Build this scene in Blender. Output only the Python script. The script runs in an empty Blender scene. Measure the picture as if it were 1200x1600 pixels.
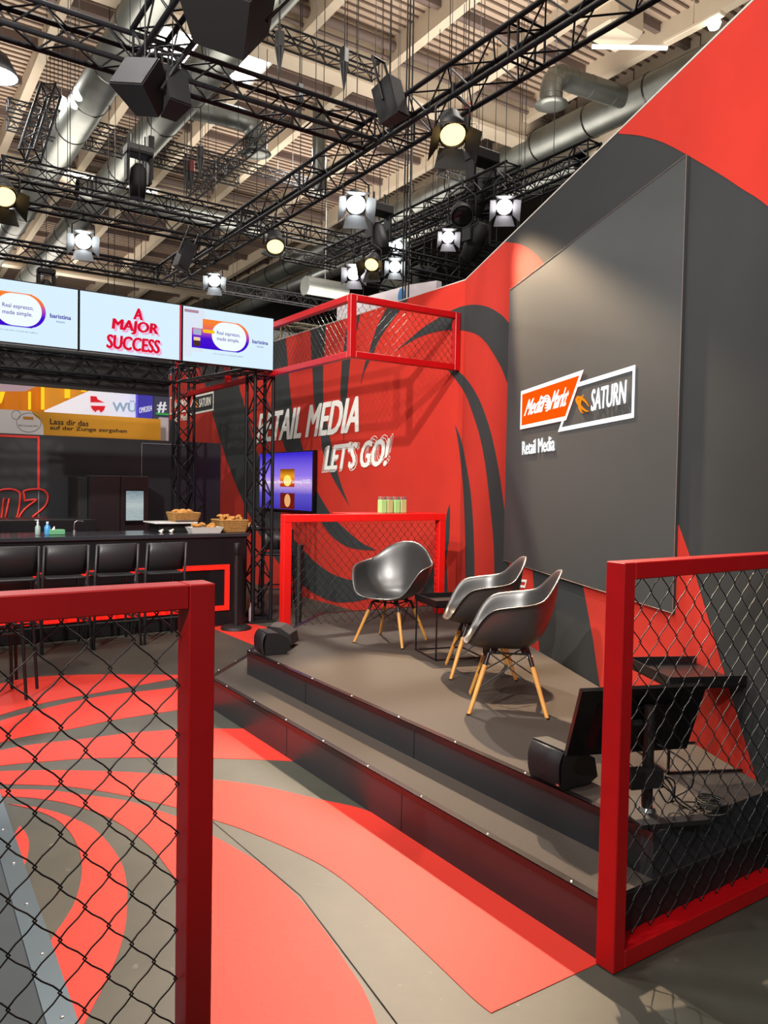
import bpy, math, random
from mathutils import Vector, Matrix
from mathutils.geometry import tessellate_polygon
random.seed(7)
SC = bpy.context.scene
COL = SC.collection

# ------------------------------------------------------------------ camera
FPX, PITCH, ROLL, YAW = 1217.2, 0.0345537, -0.0176490, 0.5964069
EYE = Vector((0, 0, 1.7))
_F = Vector((math.sin(YAW), math.cos(YAW), 0)); _R = Vector((math.cos(YAW), -math.sin(YAW), 0)); _U = Vector((0, 0, 1))
CF = _F * math.cos(PITCH) - _U * math.sin(PITCH); _U2 = _U * math.cos(PITCH) + _F * math.sin(PITCH)
CR = _R * math.cos(ROLL) - _U2 * math.sin(ROLL); CU = _U2 * math.cos(ROLL) + _R * math.sin(ROLL)
cd = bpy.data.cameras.new('camera'); cam = bpy.data.objects.new('camera', cd); COL.objects.link(cam)
cd.sensor_fit = 'HORIZONTAL'; cd.sensor_width = 36; cd.lens = FPX / 1200 * 36; cd.clip_end = 300; cd.clip_start = 0.02
m = Matrix((CR, CU, -CF)).transposed().to_4x4(); m.translation = EYE; cam.matrix_world = m
SC.camera = cam

# ------------------------------------------------------------------ world, view, lights
SC.view_settings.view_transform = 'Standard'; SC.view_settings.look = 'None'
SC.view_settings.gamma = 1; SC.view_settings.use_curve_mapping = False
SC.view_settings.exposure = 0.0
w = bpy.data.worlds.new('hall_air'); SC.world = w; w.use_nodes = True
w.node_tree.nodes['Background'].inputs[0].default_value = (1.0, 0.93, 0.86, 1)
w.node_tree.nodes['Background'].inputs[1].default_value = 0.22

def spot(name, loc, tgt, power, col, angle=60, size=0.12, blend=0.4):
    l = bpy.data.lights.new(name, 'SPOT'); l.energy = power; l.color = col; l.spot_size = math.radians(angle)
    l.spot_blend = blend; l.shadow_soft_size = size
    o = bpy.data.objects.new(name, l); COL.objects.link(o); o.location = loc
    o.rotation_euler = (Vector(tgt) - Vector(loc)).to_track_quat('-Z', 'Y').to_euler(); return o
def area(name, loc, tgt, power, col, sx, sy):
    l = bpy.data.lights.new(name, 'AREA'); l.shape = 'RECTANGLE'; l.size = sx; l.size_y = sy; l.energy = power; l.color = col
    o = bpy.data.objects.new(name, l); COL.objects.link(o); o.location = loc
    o.rotation_euler = (Vector(tgt) - Vector(loc)).to_track_quat('-Z', 'Y').to_euler(); return o
WARM = (1.0, 0.80, 0.58); WHITE = (1.0, 0.95, 0.90); COOL = (0.88, 0.95, 1.0)
spot('stage_spot_light', (4.86, 6.05, 4.75), (2.75, 2.9, 0.4), 2500, (1.0, .72, .46), 46, 0.045)
spot('stage_spot_light', (4.9, 8.0, 4.95), (2.5, 3.9, 0.3), 1500, (1, .86, .72), 44, 0.06)
spot('front_flood_light', (-3.2, 0.5, 6.0), (5.2, 7.6, 2.1), 2500, (1, .93, .86), 62, 0.08)
spot('front_flood_light', (-3.9, -1.6, 5.4), (4.2, 3.4, 1.8), 1200, WHITE, 44, 0.07)
spot('floor_flood_light', (0.6, 3.6, 6.6), (1.2, 2.6, 0), 560, (1.0, 0.93, 0.86), 80, 0.25)
spot('mural_fill_light', (-1.6, 3.0, 6.2), (5.5, 10.2, 2.3), 2600, (1, .95, .88), 52, 0.08)  # added spot to brighten the back mural, not a lamp of the rig
spot('wall_flood_light', (1.0, -1.0, 6.6), (3.6, 2.0, 3.0), 560, WHITE, 52, 0.12)
for (x, y, p) in ((3, 4, 900), (12, 6, 900), (4, 14, 1300), (13, 14, 1300), (4, 24, 1500), (13, 24, 1500), (6, 40, 2200)):
    area('ceiling_fill_light', (x, y, 8.2), (x, y, 20), p * .33, (1.0, 0.90, 0.80), 5, 5)  # unseen upward fill added to brighten the ceiling, no fixtures stand here
for (x, y, p) in ((1, 8, 1300), (10, 10, 900), (2, 22, 1300), (12, 22, 1300), (3, 34, 1500), (12, 36, 1500), (-6, 4, 700)):
    area('hall_lamp_light', (x, y, 11.8), (x, y, 0), p * .5, WHITE, 1.6, 1.6)

# ------------------------------------------------------------------ pixel rays used to lay things out on real planes
def ray(x, y): return CF + CR * ((x - 600) / FPX) - CU * ((y - 800) / FPX)
def oz(x, y, z): d = ray(x, y); return EYE + d * ((z - EYE.z) / d.z)
def oy(x, y, Y): d = ray(x, y); return EYE + d * (Y / d.y)
def ox(x, y, X): d = ray(x, y); return EYE + d * (X / d.x)
def opl(x, y, P, N): d = ray(x, y); return EYE + d * ((Vector(P) - EYE).dot(N) / d.dot(N))
def pj(P):
    v = Vector(P) - EYE; z = v.dot(CF); return (600 + FPX * v.dot(CR) / z, 800 - FPX * v.dot(CU) / z)

# ------------------------------------------------------------------ materials
def lin(c):
    c = c / 255; return c / 12.92 if c <= 0.04045 else ((c + 0.055) / 1.055) ** 2.4
def rgb(r, g, b): return (lin(r), lin(g), lin(b), 1)
MATS = {}
def mat(name, col, rough=0.6, metal=0.0, noise=0.0, scale=20, bump=0.0, bscale=80, emit=0, coat=0, trans=0, spec=0.5, detail=4):
    if name in MATS: return MATS[name]
    m = bpy.data.materials.new(name); m.use_nodes = True; nt = m.node_tree; b = nt.nodes['Principled BSDF']
    b.inputs['Base Color'].default_value = col; b.inputs['Roughness'].default_value = rough; b.inputs['Metallic'].default_value = metal
    b.inputs['Specular IOR Level'].default_value = spec
    if coat: b.inputs['Coat Weight'].default_value = coat
    if trans: b.inputs['Transmission Weight'].default_value = trans
    tc = nt.nodes.new('ShaderNodeTexCoord')
    if noise:
        n = nt.nodes.new('ShaderNodeTexNoise'); n.inputs['Scale'].default_value = scale; n.inputs['Detail'].default_value = detail
        nt.links.new(tc.outputs['Object'], n.inputs['Vector'])
        r = nt.nodes.new('ShaderNodeMapRange'); r.inputs['From Min'].default_value = 0.3; r.inputs['From Max'].default_value = 0.7
        r.inputs['To Min'].default_value = 1 - noise; r.inputs['To Max'].default_value = 1 + noise
        nt.links.new(n.outputs['Fac'], r.inputs['Value'])
        mx = nt.nodes.new('ShaderNodeVectorMath'); mx.operation = 'SCALE'; mx.inputs[0].default_value = col[:3]
        nt.links.new(r.outputs['Result'], mx.inputs['Scale']); nt.links.new(mx.outputs['Vector'], b.inputs['Base Color'])
    if bump:
        n2 = nt.nodes.new('ShaderNodeTexNoise'); n2.inputs['Scale'].default_value = bscale
        nt.links.new(tc.outputs['Object'], n2.inputs['Vector'])
        bp = nt.nodes.new('ShaderNodeBump'); bp.inputs['Strength'].default_value = bump; bp.inputs['Distance'].default_value = 0.01
        nt.links.new(n2.outputs['Fac'], bp.inputs['Height']); nt.links.new(bp.outputs['Normal'], b.inputs['Normal'])
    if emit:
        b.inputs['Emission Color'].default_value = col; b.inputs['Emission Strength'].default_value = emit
    MATS[name] = m; return m
def glow(name, col, s):
    if name in MATS: return MATS[name]
    m = bpy.data.materials.new(name); m.use_nodes = True; nt = m.node_tree; nt.nodes.remove(nt.nodes['Principled BSDF'])
    e = nt.nodes.new('ShaderNodeEmission'); e.inputs[0].default_value = col; e.inputs[1].default_value = s
    nt.links.new(e.outputs[0], nt.nodes['Material Output'].inputs[0]); MATS[name] = m; return m
def glow_ramp(name, axis, lo, hi, stops, s=1.0, noise=0):
    """a picture shown on a lit screen: colour stops along one object axis"""
    m = bpy.data.materials.new(name); m.use_nodes = True; nt = m.node_tree; nt.nodes.remove(nt.nodes['Principled BSDF'])
    tc = nt.nodes.new('ShaderNodeTexCoord'); sp = nt.nodes.new('ShaderNodeSeparateXYZ'); nt.links.new(tc.outputs['Object'], sp.inputs[0])
    mr = nt.nodes.new('ShaderNodeMapRange'); mr.inputs['From Min'].default_value = lo; mr.inputs['From Max'].default_value = hi
    nt.links.new(sp.outputs[axis], mr.inputs['Value'])
    cr = nt.nodes.new('ShaderNodeValToRGB'); el = cr.color_ramp.elements
    el[0].position = stops[0][0]; el[0].color = stops[0][1]; el[1].position = stops[-1][0]; el[1].color = stops[-1][1]
    for p, c in stops[1:-1]: e2 = el.new(p); e2.color = c
    if noise:
        n = nt.nodes.new('ShaderNodeTexNoise'); n.inputs['Scale'].default_value = 14; mp = nt.nodes.new('ShaderNodeMapping')
        mp.inputs['Scale'].default_value = (1, 1, 5); nt.links.new(tc.outputs['Object'], mp.inputs[0]); nt.links.new(mp.outputs[0], n.inputs['Vector'])
        ad = nt.nodes.new('ShaderNodeMath'); ad.operation = 'MULTIPLY_ADD'; ad.inputs[1].default_value = noise
        nt.links.new(n.outputs['Fac'], ad.inputs[0]); nt.links.new(mr.outputs[0], ad.inputs[2]); nt.links.new(ad.outputs[0], cr.inputs[0])
    else: nt.links.new(mr.outputs[0], cr.inputs[0])
    e = nt.nodes.new('ShaderNodeEmission'); e.inputs[1].default_value = s
    nt.links.new(cr.outputs[0], e.inputs[0]); nt.links.new(e.outputs[0], nt.nodes['Material Output'].inputs[0]); return m

M_RED = mat('red_fabric_print', rgb(184, 47, 35), 0.9, spec=.2, noise=0.05, scale=3, bump=0.05, bscale=300)
M_DARK = mat('charcoal_fabric_print', rgb(50, 53, 54), 0.9, spec=.2, noise=0.05, scale=3, bump=0.05, bscale=300)
M_WHITEPR = mat('white_print', rgb(232, 232, 226), 0.7)
M_LACQ = mat('red_lacquered_wood', rgb(170, 5, 13), 0.38, noise=0.06, scale=8, bump=0.04, bscale=60)
M_VINYL = mat('red_floor_vinyl', rgb(203, 50, 38), 0.6, spec=.3, noise=0.05, scale=2.5, bump=0.08, bscale=40)
M_CARPET = mat('stage_carpet', rgb(58, 50, 43), 0.85, noise=0.08, scale=60, bump=0.15, bscale=400)
M_STAGE = mat('stage_riser_panel', rgb(44, 45, 48), 0.33, noise=0.06, scale=5)
M_TRIM = mat('stage_edge_trim', rgb(30, 22, 24), 0.25)
M_SCREW = mat('screw_steel', rgb(200, 200, 200), 0.3, 1.0)
M_BLACK = mat('black_powder_coat', rgb(20, 20, 22), 0.4)
M_BLACKM = mat('black_matt', rgb(16, 16, 17), 0.6)
M_BLACKG = mat('black_gloss', rgb(14, 12, 14), 0.18)
M_TRUSS = mat('truss_black_paint', rgb(18, 19, 23), 0.5, 0.0, spec=.25)
M_WIRE = mat('black_coated_wire', rgb(16, 15, 18), 0.35)
M_STEEL = mat('bright_steel', rgb(190, 192, 195), 0.25, 1.0)
M_DUCT = mat('galvanised_duct', rgb(128, 132, 128), 0.4, 0.85, noise=0.12, scale=2)
M_CREAM = mat('hall_cream_paint', rgb(214, 200, 178), 0.7, noise=0.05, scale=1)
M_SLAT = mat('hall_ceiling_deck', rgb(196, 176, 156), 0.7, noise=0.05, scale=1)
M_SLATG = mat('hall_ceiling_groove', rgb(110, 92, 80), 0.8)
M_PURLIN = mat('hall_grey_purlin', rgb(118, 102, 96), 0.7)
M_WOOD = mat('beech_leg', rgb(206, 148, 74), 0.4, noise=0.12, scale=12)
M_SHELL = mat('anthracite_plastic_shell', rgb(98, 98, 98), 0.36, 0.8)
M_ALU = mat('aluminium_edge', rgb(100, 114, 124), 0.42, 0.8)

def mat_concrete():
    m = bpy.data.materials.new('hall_concrete'); m.use_nodes = True; nt = m.node_tree; b = nt.nodes['Principled BSDF']
    tc = nt.nodes.new('ShaderNodeTexCoord')
    n = nt.nodes.new('ShaderNodeTexNoise'); n.inputs['Scale'].default_value = 0.9; n.inputs['Detail'].default_value = 9; n.inputs['Roughness'].default_value = 0.65
    nt.links.new(tc.outputs['Object'], n.inputs['Vector'])
    cr = nt.nodes.new('ShaderNodeValToRGB'); e = cr.color_ramp.elements
    e[0].position = 0.3; e[0].color = rgb(48, 49, 43); e[1].position = 0.7; e[1].color = rgb(72, 71, 62)
    nt.links.new(n.outputs['Fac'], cr.inputs[0])
    v = nt.nodes.new('ShaderNodeTexNoise'); v.inputs['Scale'].default_value = 14; v.inputs['Detail'].default_value = 6
    nt.links.new(tc.outputs['Object'], v.inputs['Vector'])
    r2 = nt.nodes.new('ShaderNodeMapRange'); r2.inputs['From Min'].default_value = 0.68; r2.inputs['From Max'].default_value = 0.76
    nt.links.new(v.outputs['Fac'], r2.inputs['Value'])
    mx = nt.nodes.new('ShaderNodeMix'); mx.data_type = 'RGBA'; mx.inputs[7].default_value = rgb(104, 100, 90)
    nt.links.new(r2.outputs[0], mx.inputs[0]); nt.links.new(cr.outputs[0], mx.inputs[6]); nt.links.new(mx.outputs[2], b.inputs['Base Color'])
    b.inputs['Roughness'].default_value = 0.55
    bp = nt.nodes.new('ShaderNodeBump'); bp.inputs['Strength'].default_value = 0.12; nt.links.new(n.outputs['Fac'], bp.inputs['Height']); nt.links.new(bp.outputs[0], b.inputs['Normal'])
    return m
M_CONC = mat_concrete()

# ------------------------------------------------------------------ builders
class MB:
    def __init__(s): s.v = []; s.f = []; s.sm = []
    def add(s, vs, fs, smooth=False):
        n = len(s.v); s.v += [tuple(v) for v in vs]; s.f += [tuple(i + n for i in f) for f in fs]; s.sm += [smooth] * len(fs)
    def hexa(s, c):       # 8 corners, bottom ring 0-3, top ring 4-7
        s.add(c, [(3, 2, 1, 0), (4, 5, 6, 7), (0, 1, 5, 4), (1, 2, 6, 5), (2, 3, 7, 6), (3, 0, 4, 7)])
    def box(s, x0, x1, y0, y1, z0, z1):
        s.hexa([(x0, y0, z0), (x1, y0, z0), (x1, y1, z0), (x0, y1, z0), (x0, y0, z1), (x1, y0, z1), (x1, y1, z1), (x0, y1, z1)])
    def obox(s, c, sx, sy, sz, M=None):
        c = Vector(c); pts = []
        for dz in (-1, 1):
            for dx, dy in ((-1, -1), (1, -1), (1, 1), (-1, 1)):
                p = Vector((dx * sx / 2, dy * sy / 2, dz * sz / 2)); p = (M @ p) if M else p; pts.append(c + p)
        s.hexa(pts)
    def bevbox(s, x0, x1, y0, y1, z0, z1, b=0.005):
        # chamfered box
        xs = (x0, x1); ys = (y0, y1); zs = (z0, z1); P = []; idx = {}
        for i in (0, 1):
            for j in (0, 1):
                for k in (0, 1):
                    X, Y, Z = xs[i], ys[j], zs[k]; sx = b if i == 0 else -b; sy = b if j == 0 else -b; sz = b if k == 0 else -b
                    for a, q in (('x', (X, Y + sy, Z + sz)), ('y', (X + sx, Y, Z + sz)), ('z', (X + sx, Y + sy, Z))):
                        idx[(i, j, k, a)] = len(P); P.append(q)
        g = lambda i, j, k, a: idx[(i, j, k, a)]
        F = []
        for i in (0, 1): q = [g(i, 0, 0, 'x'), g(i, 1, 0, 'x'), g(i, 1, 1, 'x'), g(i, 0, 1, 'x')]; F.append(q if i else q[::-1])
        for j in (0, 1): q = [g(0, j, 0, 'y'), g(1, j, 0, 'y'), g(1, j, 1, 'y'), g(0, j, 1, 'y')]; F.append(q[::-1] if j else q)
        for k in (0, 1): q = [g(0, 0, k, 'z'), g(1, 0, k, 'z'), g(1, 1, k, 'z'), g(0, 1, k, 'z')]; F.append(q if k else q[::-1])
        for i in (0, 1):
            for j in (0, 1): F.append([g(i, j, 0, 'x'), g(i, j, 0, 'y'), g(i, j, 1, 'y'), g(i, j, 1, 'x')])
            for k in (0, 1): F.append([g(i, 0, k, 'x'), g(i, 0, k, 'z'), g(i, 1, k, 'z'), g(i, 1, k, 'x')])
        for j in (0, 1):
            for k in (0, 1): F.append([g(0, j, k, 'y'), g(0, j, k, 'z'), g(1, j, k, 'z'), g(1, j, k, 'y')])
        for i in (0, 1):
            for j in (0, 1):
                for k in (0, 1): F.append([g(i, j, k, 'x'), g(i, j, k, 'y'), g(i, j, k, 'z')])
        s.add(P, F)
    def cone(s, a, b, r0, r1, n=10, caps=True, smooth=True):
        a = Vector(a); b = Vector(b); d = (b - a).normalized()
        u = d.orthogonal().normalized(); v = d.cross(u)
        vs = []
        for p, r in ((a, r0), (b, r1)):
            for i in range(n):
                t = 2 * math.pi * i / n; vs.append(p + (u * math.cos(t) + v * math.sin(t)) * r)
        s.add(vs, [(i, (i + 1) % n, n + (i + 1) % n, n + i) for i in range(n)], smooth)
        if caps: s.add(vs, [tuple(range(n - 1, -1, -1)), tuple(range(n, 2 * n))])
    def bar(s, a, b, r, n=8): s.cone(a, b, r, r, n)
    def tube(s, path, r, n=6, closed=False):
        P = [Vector(p) for p in path]; k = len(P); vs = []; u = None
        for i in range(k):
            d = (P[(i + 1) % k] - P[i - 1]) if closed else (P[min(i + 1, k - 1)] - P[max(i - 1, 0)])
            if d.length < 1e-9: d = Vector((0, 0, 1))
            d.normalize()
            if u is None: u = d.orthogonal().normalized()
            else:
                u = u - d * u.dot(d)
                if u.length < 1e-6: u = d.orthogonal()
                u.normalize()
            v = d.cross(u); rr = r[i] if isinstance(r, (list, tuple)) else r
            for j in range(n):
                t = 2 * math.pi * j / n; vs.append(P[i] + (u * math.cos(t) + v * math.sin(t)) * rr)
        fs = []
        for i in range(k if closed else k - 1):
            a, b = i * n, ((i + 1) % k) * n
            fs += [(a + j, a + (j + 1) % n, b + (j + 1) % n, b + j) for j in range(n)]
        if not closed: fs += [tuple(range(n - 1, -1, -1)), tuple(range((k - 1) * n, k * n))]
        s.add(vs, fs, True)
    def lathe(s, prof, c=(0, 0, 0), n=24, M=None):
        c = Vector(c); vs = []
        for (r, z) in prof:
            for j in range(n):
                t = 2 * math.pi * j / n; p = Vector((r * math.cos(t), r * math.sin(t), z)); p = (M @ p) if M else p; vs.append(c + p)
        fs = [(i * n + j, i * n + (j + 1) % n, (i + 1) * n + (j + 1) % n, (i + 1) * n + j) for i in range(len(prof) - 1) for j in range(n)]
        s.add(vs, fs, True)
        if prof[0][0] > 1e-5: s.add(vs, [tuple(range(n - 1, -1, -1))])
        if prof[-1][0] > 1e-5: s.add(vs, [tuple(range((len(prof) - 1) * n, len(prof) * n))])
    def sheet(s, pts, N=None, t=0.0):
        """flat polygon; with thickness t it becomes a slab growing along N"""
        P = [Vector(p) for p in pts]; tris = tessellate_polygon([P])
        nrm = Vector((0, 0, 0))
        for i in range(len(P)): nrm += P[i - 1].cross(P[i])
        if N is None: N = nrm.normalized()
        N = Vector(N)
        def orient(t3, want):
            a, b, c = (P[i] for i in t3); return tuple(t3) if (b - a).cross(c - a).dot(want) > 0 else tuple(t3)[::-1]
        if t == 0: s.add(P, [orient(q, N) for q in tris]); return
        T = [p + N * t for p in P]; n = len(P)
        s.add(P, [orient(q, -N) for q in tris]); s.add(T, [orient(q, N) for q in tris])
        vs = P + T; flip = nrm.dot(N) < 0
        s.add(vs, [((i + 1) % n, i, n + i, n + (i + 1) % n) if flip else (i, (i + 1) % n, n + (i + 1) % n, n + i) for i in range(n)])
    def build(s, name, material, parent=None, world=True, kind=None, label=None):
        off = Vector((0, 0, 0))
        if parent is not None and world:
            p = parent
            while p is not None: off += p.location; p = p.parent
        me = bpy.data.meshes.new(name); me.from_pydata([Vector(v) - off for v in s.v], [], s.f)
        me.polygons.foreach_set('use_smooth', s.sm); me.materials.append(material); me.update()
        o = bpy.data.objects.new(name, me); COL.objects.link(o)
        if parent is not None: o.parent = parent
        if kind: o['kind'] = kind
        if label: o['label'] = label
        return o

def thing(name, label, cat, loc=(0, 0, 0), rz=0, group=None):
    o = bpy.data.objects.new(name, None); o.empty_display_size = 0.1; COL.objects.link(o)
    o.location = loc; o.rotation_euler = (0, 0, rz); o['label'] = label; o['category'] = cat
    if group: o['group'] = group
    return o
def tag(o, label, cat, group=None):
    o['label'] = label; o['category'] = cat
    if group: o['group'] = group
    return o
def dup(root, loc, rz, label, group=None, scale=None):
    r = root.copy(); COL.objects.link(r); r.location = loc; r.rotation_euler = (0, 0, rz); r['label'] = label
    if group: r['group'] = group
    if scale: r.scale = scale
    for ch in list(root.children):
        c = ch.copy(); COL.objects.link(c); c.parent = r
        for g in list(ch.children):
            d = g.copy(); COL.objects.link(d); d.parent = c
    return r
def struct(name, mb, m): return mb.build(name, m, None, kind='structure')
def cat_rom(pts, k=5):
    if len(pts) < 3: return [tuple(p) for p in pts]
    P = [pts[0]] + list(pts) + [pts[-1]]; out = []
    for i in range(1, len(P) - 2):
        for j in range(k):
            t = j / k; q = []
            for a in range(len(pts[0])):
                p0, p1, p2, p3 = P[i - 1][a], P[i][a], P[i + 1][a], P[i + 2][a]
                q.append(0.5 * (2 * p1 + (p2 - p0) * t + (2 * p0 - 5 * p1 + 4 * p2 - p3) * t * t + (3 * p1 - p0 - 3 * p2 + p3) * t ** 3))
            out.append(tuple(q))
    out.append(tuple(pts[-1])); return out
def chains(*cs):
    out = []
    for c in cs:
        for p in cat_rom(c):
            if not out or (abs(out[-1][0] - p[0]) + abs(out[-1][1] - p[1])) > 0.05: out.append(p)
    return out

_txt = {}
def text_geo(s, bold=0.0, shear=0.0, outline=0.0, spacing=1.0):
    c = bpy.data.curves.new('t', 'FONT'); c.body = s; c.size = 1; c.offset = 0 if bold > .012 else bold * .5; c.shear = shear; c.resolution_u = 3; c.space_character = spacing
    if outline: c.fill_mode = 'NONE'; c.bevel_depth = outline; c.bevel_resolution = 0
    o = bpy.data.objects.new('t', c); COL.objects.link(o); bpy.context.view_layer.update()
    dg = bpy.context.evaluated_depsgraph_get(); me = bpy.data.meshes.new_from_object(o.evaluated_get(dg))
    vs = [v.co.copy() for v in me.vertices]; fs = [tuple(p.vertices) for p in me.polygons]
    bpy.data.objects.remove(o); bpy.data.curves.remove(c); bpy.data.meshes.remove(me)
    if bold > .012 and not outline:
        k = bold; n = len(vs); base = list(vs); bf = list(fs)
        for m_, (dx, dy) in enumerate(((-k, 0), (k, 0), (-k * .6, k * .3), (k * .6, -k * .3), (k * .6, k * .3), (-k * .6, -k * .3))):
            vs += [v + Vector((dx, dy, .0003 * (m_ + 1))) for v in base]; fs += [tuple(i + n * (m_ + 1) for i in f) for f in bf]
    x0 = min(v.x for v in vs); x1 = max(v.x for v in vs); y0 = min(v.y for v in vs); y1 = max(v.y for v in vs)
    return [((v.x - x0) / (x1 - x0), (v.y - y0) / (y1 - y0), v.z) for v in vs], fs
def textq(name, s, LL, LR, UL, N, material, parent, off=0.004, bold=0.02, outline=0.0, shear=0.0, spacing=1.0, label=None):
    """lettering that fills the parallelogram LL, LR, UL lying on a real surface with normal N"""
    LL, LR, UL, N = Vector(LL), Vector(LR), Vector(UL), Vector(N)
    vs, fs = text_geo(s, bold, shear, outline, spacing); U = LR - LL; V = UL - LL
    b = MB(); b.add([LL + U * v[0] + V * v[1] + N * (off + (v[2] * 0.05 if outline else v[2])) for v in vs], fs)
    return b.build(name, material, parent, label=label)

# ================================================================== THE HALL
fl = MB(); fl.box(-14, 34, -6, 66, -0.1, 0.0); floor = struct('floor', fl, M_CONC)
# painted swirl of red vinyl on the concrete floor
FS = [
 chains([(-60, 1085), (0, 1069), (45, 1059.5), (100, 1055.5), (175, 1054), (300, 1055)], [(300, 1056), (283, 1059), (130, 1087), (63, 1100), (0, 1118), (-60, 1140)]),
 chains([(-60, 1148), (0, 1127), (63, 1109), (153, 1089), (243, 1078), (283, 1073), (345, 1069)], [(345, 1101), (283, 1109), (180, 1125), (112, 1139), (45, 1150), (0, 1161), (-60, 1182)]),
 chains([(-60, 1187), (0, 1173), (54, 1163.5), (135, 1154.5), (202, 1146), (283, 1140), (335, 1139), (395, 1139)], [(470, 1190), (400, 1187), (335, 1185), (270, 1184), (148, 1185), (67, 1190.5), (0, 1197), (-60, 1208)]),
 chains([(-60, 1208), (0, 1205.5), (67, 1204), (148, 1205), (225, 1208.5), (283, 1215), (336, 1219), (410, 1229), (492, 1248), (558, 1262), (590, 1274)],
        [(938, 1504), (767.5, 1583.5)],
        [(767.5, 1583.5), (740, 1561.5), (685, 1509), (630, 1457), (575, 1407.5), (520, 1363.5), (465, 1333), (382, 1297.5), (336, 1282), (280, 1263.6), (198, 1244), (142, 1234), (85, 1228), (0, 1226), (-60, 1229)]),
 chains([(-60, 1236), (0, 1234), (71, 1235), (127.5, 1242), (198, 1252), (241, 1265), (280, 1279), (336, 1308.5), (366, 1325), (410, 1352.5), (465, 1402), (509, 1457), (542, 1506.5), (569.5, 1550.5), (589, 1600), (615, 1690)],
        [(260, 1760), (285, 1640), (300, 1560), (302, 1480), (292, 1420), (278, 1381), (261, 1356), (241, 1330), (212.5, 1304.7), (170, 1278), (113, 1258), (57, 1248), (0, 1245), (-60, 1247)]),
 chains([(13, 1256.5), (57, 1262), (99, 1273.5), (142, 1293), (170, 1319), (190, 1350), (198, 1384), (198, 1421), (195.5, 1449), (184, 1492), (164, 1537), (133, 1598), (90, 1680)],
        [(20, 1640), (40, 1540), (84, 1463), (99, 1441), (116, 1412), (126, 1378), (127.5, 1350), (122, 1324.5), (108, 1299), (85, 1279), (51, 1265), (13, 1256.5)]),
 chains([(31, 1291), (42, 1305), (45, 1322), (41, 1346), (28, 1380)], [(10, 1350), (20, 1310), (31, 1291)]),
 chains([(325, 979), (372, 975), (400, 976)], [(420, 981), (440, 1000)], [(396, 1008), (325, 979)]),
]
for P in FS:
    b = MB(); b.sheet([oz(x, y, 0.0) for x, y in P], (0, 0, 1), 0.0025); b.build('floor_stripe', M_VINYL, floor, label='red vinyl swirl stripe')
# expansion joint
b = MB(); j0 = oz(366, 1100, 0.001); b.tube([oz(155, 1115, 0), oz(250, 1205, 0), oz(336, 1287, 0), oz(470, 1400, 0), oz(620, 1600, 0)], 0.003, 4); b.build('floor_joint', mat('joint_filler', rgb(50, 47, 42), .8), floor)

HC = 13.0
ceil = MB(); ceil.box(-14, 17.4, -6, 66, HC, HC + 0.15); ceiling = struct('ceiling', ceil, M_SLAT)
gr = MB()
k = 0
for i in range(250):
    y = 0 + i * 0.25
    gr.box(-6, 17.38, y, y + 0.055, HC - 0.035, HC - 0.001)
gr.build('deck_groove', M_SLATG, ceiling, kind='stuff', label='long dark joints between the ceiling deck slats')
sw = MB(); sw.box(17.38, 17.6, -6, 66, 11.2, HC + 0.1); wall_r = struct('wall_right', sw, M_CREAM)
b = MB()
for i in range(30): b.box(17.36, 17.385, i * 2.0 - 0.01, i * 2.0 + 0.01, 11.2, HC)
b.build('panel_joint', M_PURLIN, wall_r)
b = MB(); b.box(17.25, 17.5, -6, 66, 11.02, 11.2); b.build('bottom_flange', M_CREAM, wall_r)
fw = MB(); fw.box(-14, 34, 62, 62.3, 0, HC); wall_f = struct('wall_far', fw, mat('hall_far_wall', rgb(128, 112, 94), 0.8, noise=0.1, scale=0.4))
b = MB()
for i in range(60): b.box(-10 + i * 0.75, -9.9 + i * 0.75, 61.9, 62, 0, HC)
b.build('wall_rib', mat('rib_paint', rgb(96, 84, 72), .8), wall_f)
ow = MB(); ow.box(33, 33.3, -6, 62, 0, 16); struct('wall_outer', ow, mat('dark_hall_wall', rgb(70, 64, 60), 0.85))
oc = MB(); oc.box(17.6, 33.3, -6, 62, 15, 15.2); struct('ceiling_outer', oc, mat('dark_hall_roof', rgb(74, 68, 62), 0.85))
# deep girders across the hall and the pale tapered beams between them
GY = [5.0, 17.03, 29.05, 41.1, 53.1]
for gi, Y in enumerate(GY):
    b = MB(); b.box(-14, 17.38, Y, Y + 0.35, 11.95, HC); g = struct('trim_%d' % (gi + 1), b, M_CREAM)
    b = MB(); b.box(-14, 17.38, Y - 0.12, Y + 0.47, 11.83, 11.95); b.build('girder_flange', M_CREAM, g)
    if gi:
        b = MB(); b.bar((-14, Y - 0.25, 12.55), (17.3, Y - 0.25, 12.55), 0.05); b.bar((-14, Y - 0.5, 12.72), (17.3, Y - 0.5, 12.72), 0.12); b.build('service_pipe', M_PURLIN, g)
nb = 6
for gi in range(len(GY) - 1):
    y0, y1 = GY[gi] + 0.35, GY[gi + 1]
    for i in range(12):
        x = 16.3 - i * 2.45
        if x < -4: continue
        b = MB(); z1 = HC
        b.hexa([(x - .12, y0, HC - .32), (x + .12, y0, HC - .32), (x + .12, y1 - .05, HC - .62), (x - .12, y1 - .05, HC - .62), (x - .12, y0, z1), (x + .12, y0, z1), (x + .12, y1 - .05, z1), (x - .12, y1 - .05, z1)])
        nb += 1; o = struct('trim_%d' % nb, b, M_CREAM)
    for kk in range(1, 5):
        yy = y0 + (y1 - y0) * kk / 5
        b = MB(); b.box(-6, 17.38, yy - .07, yy + .07, HC - .22, HC - .002); nb += 1; struct('trim_%d' % nb, b, M_PURLIN)
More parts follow.
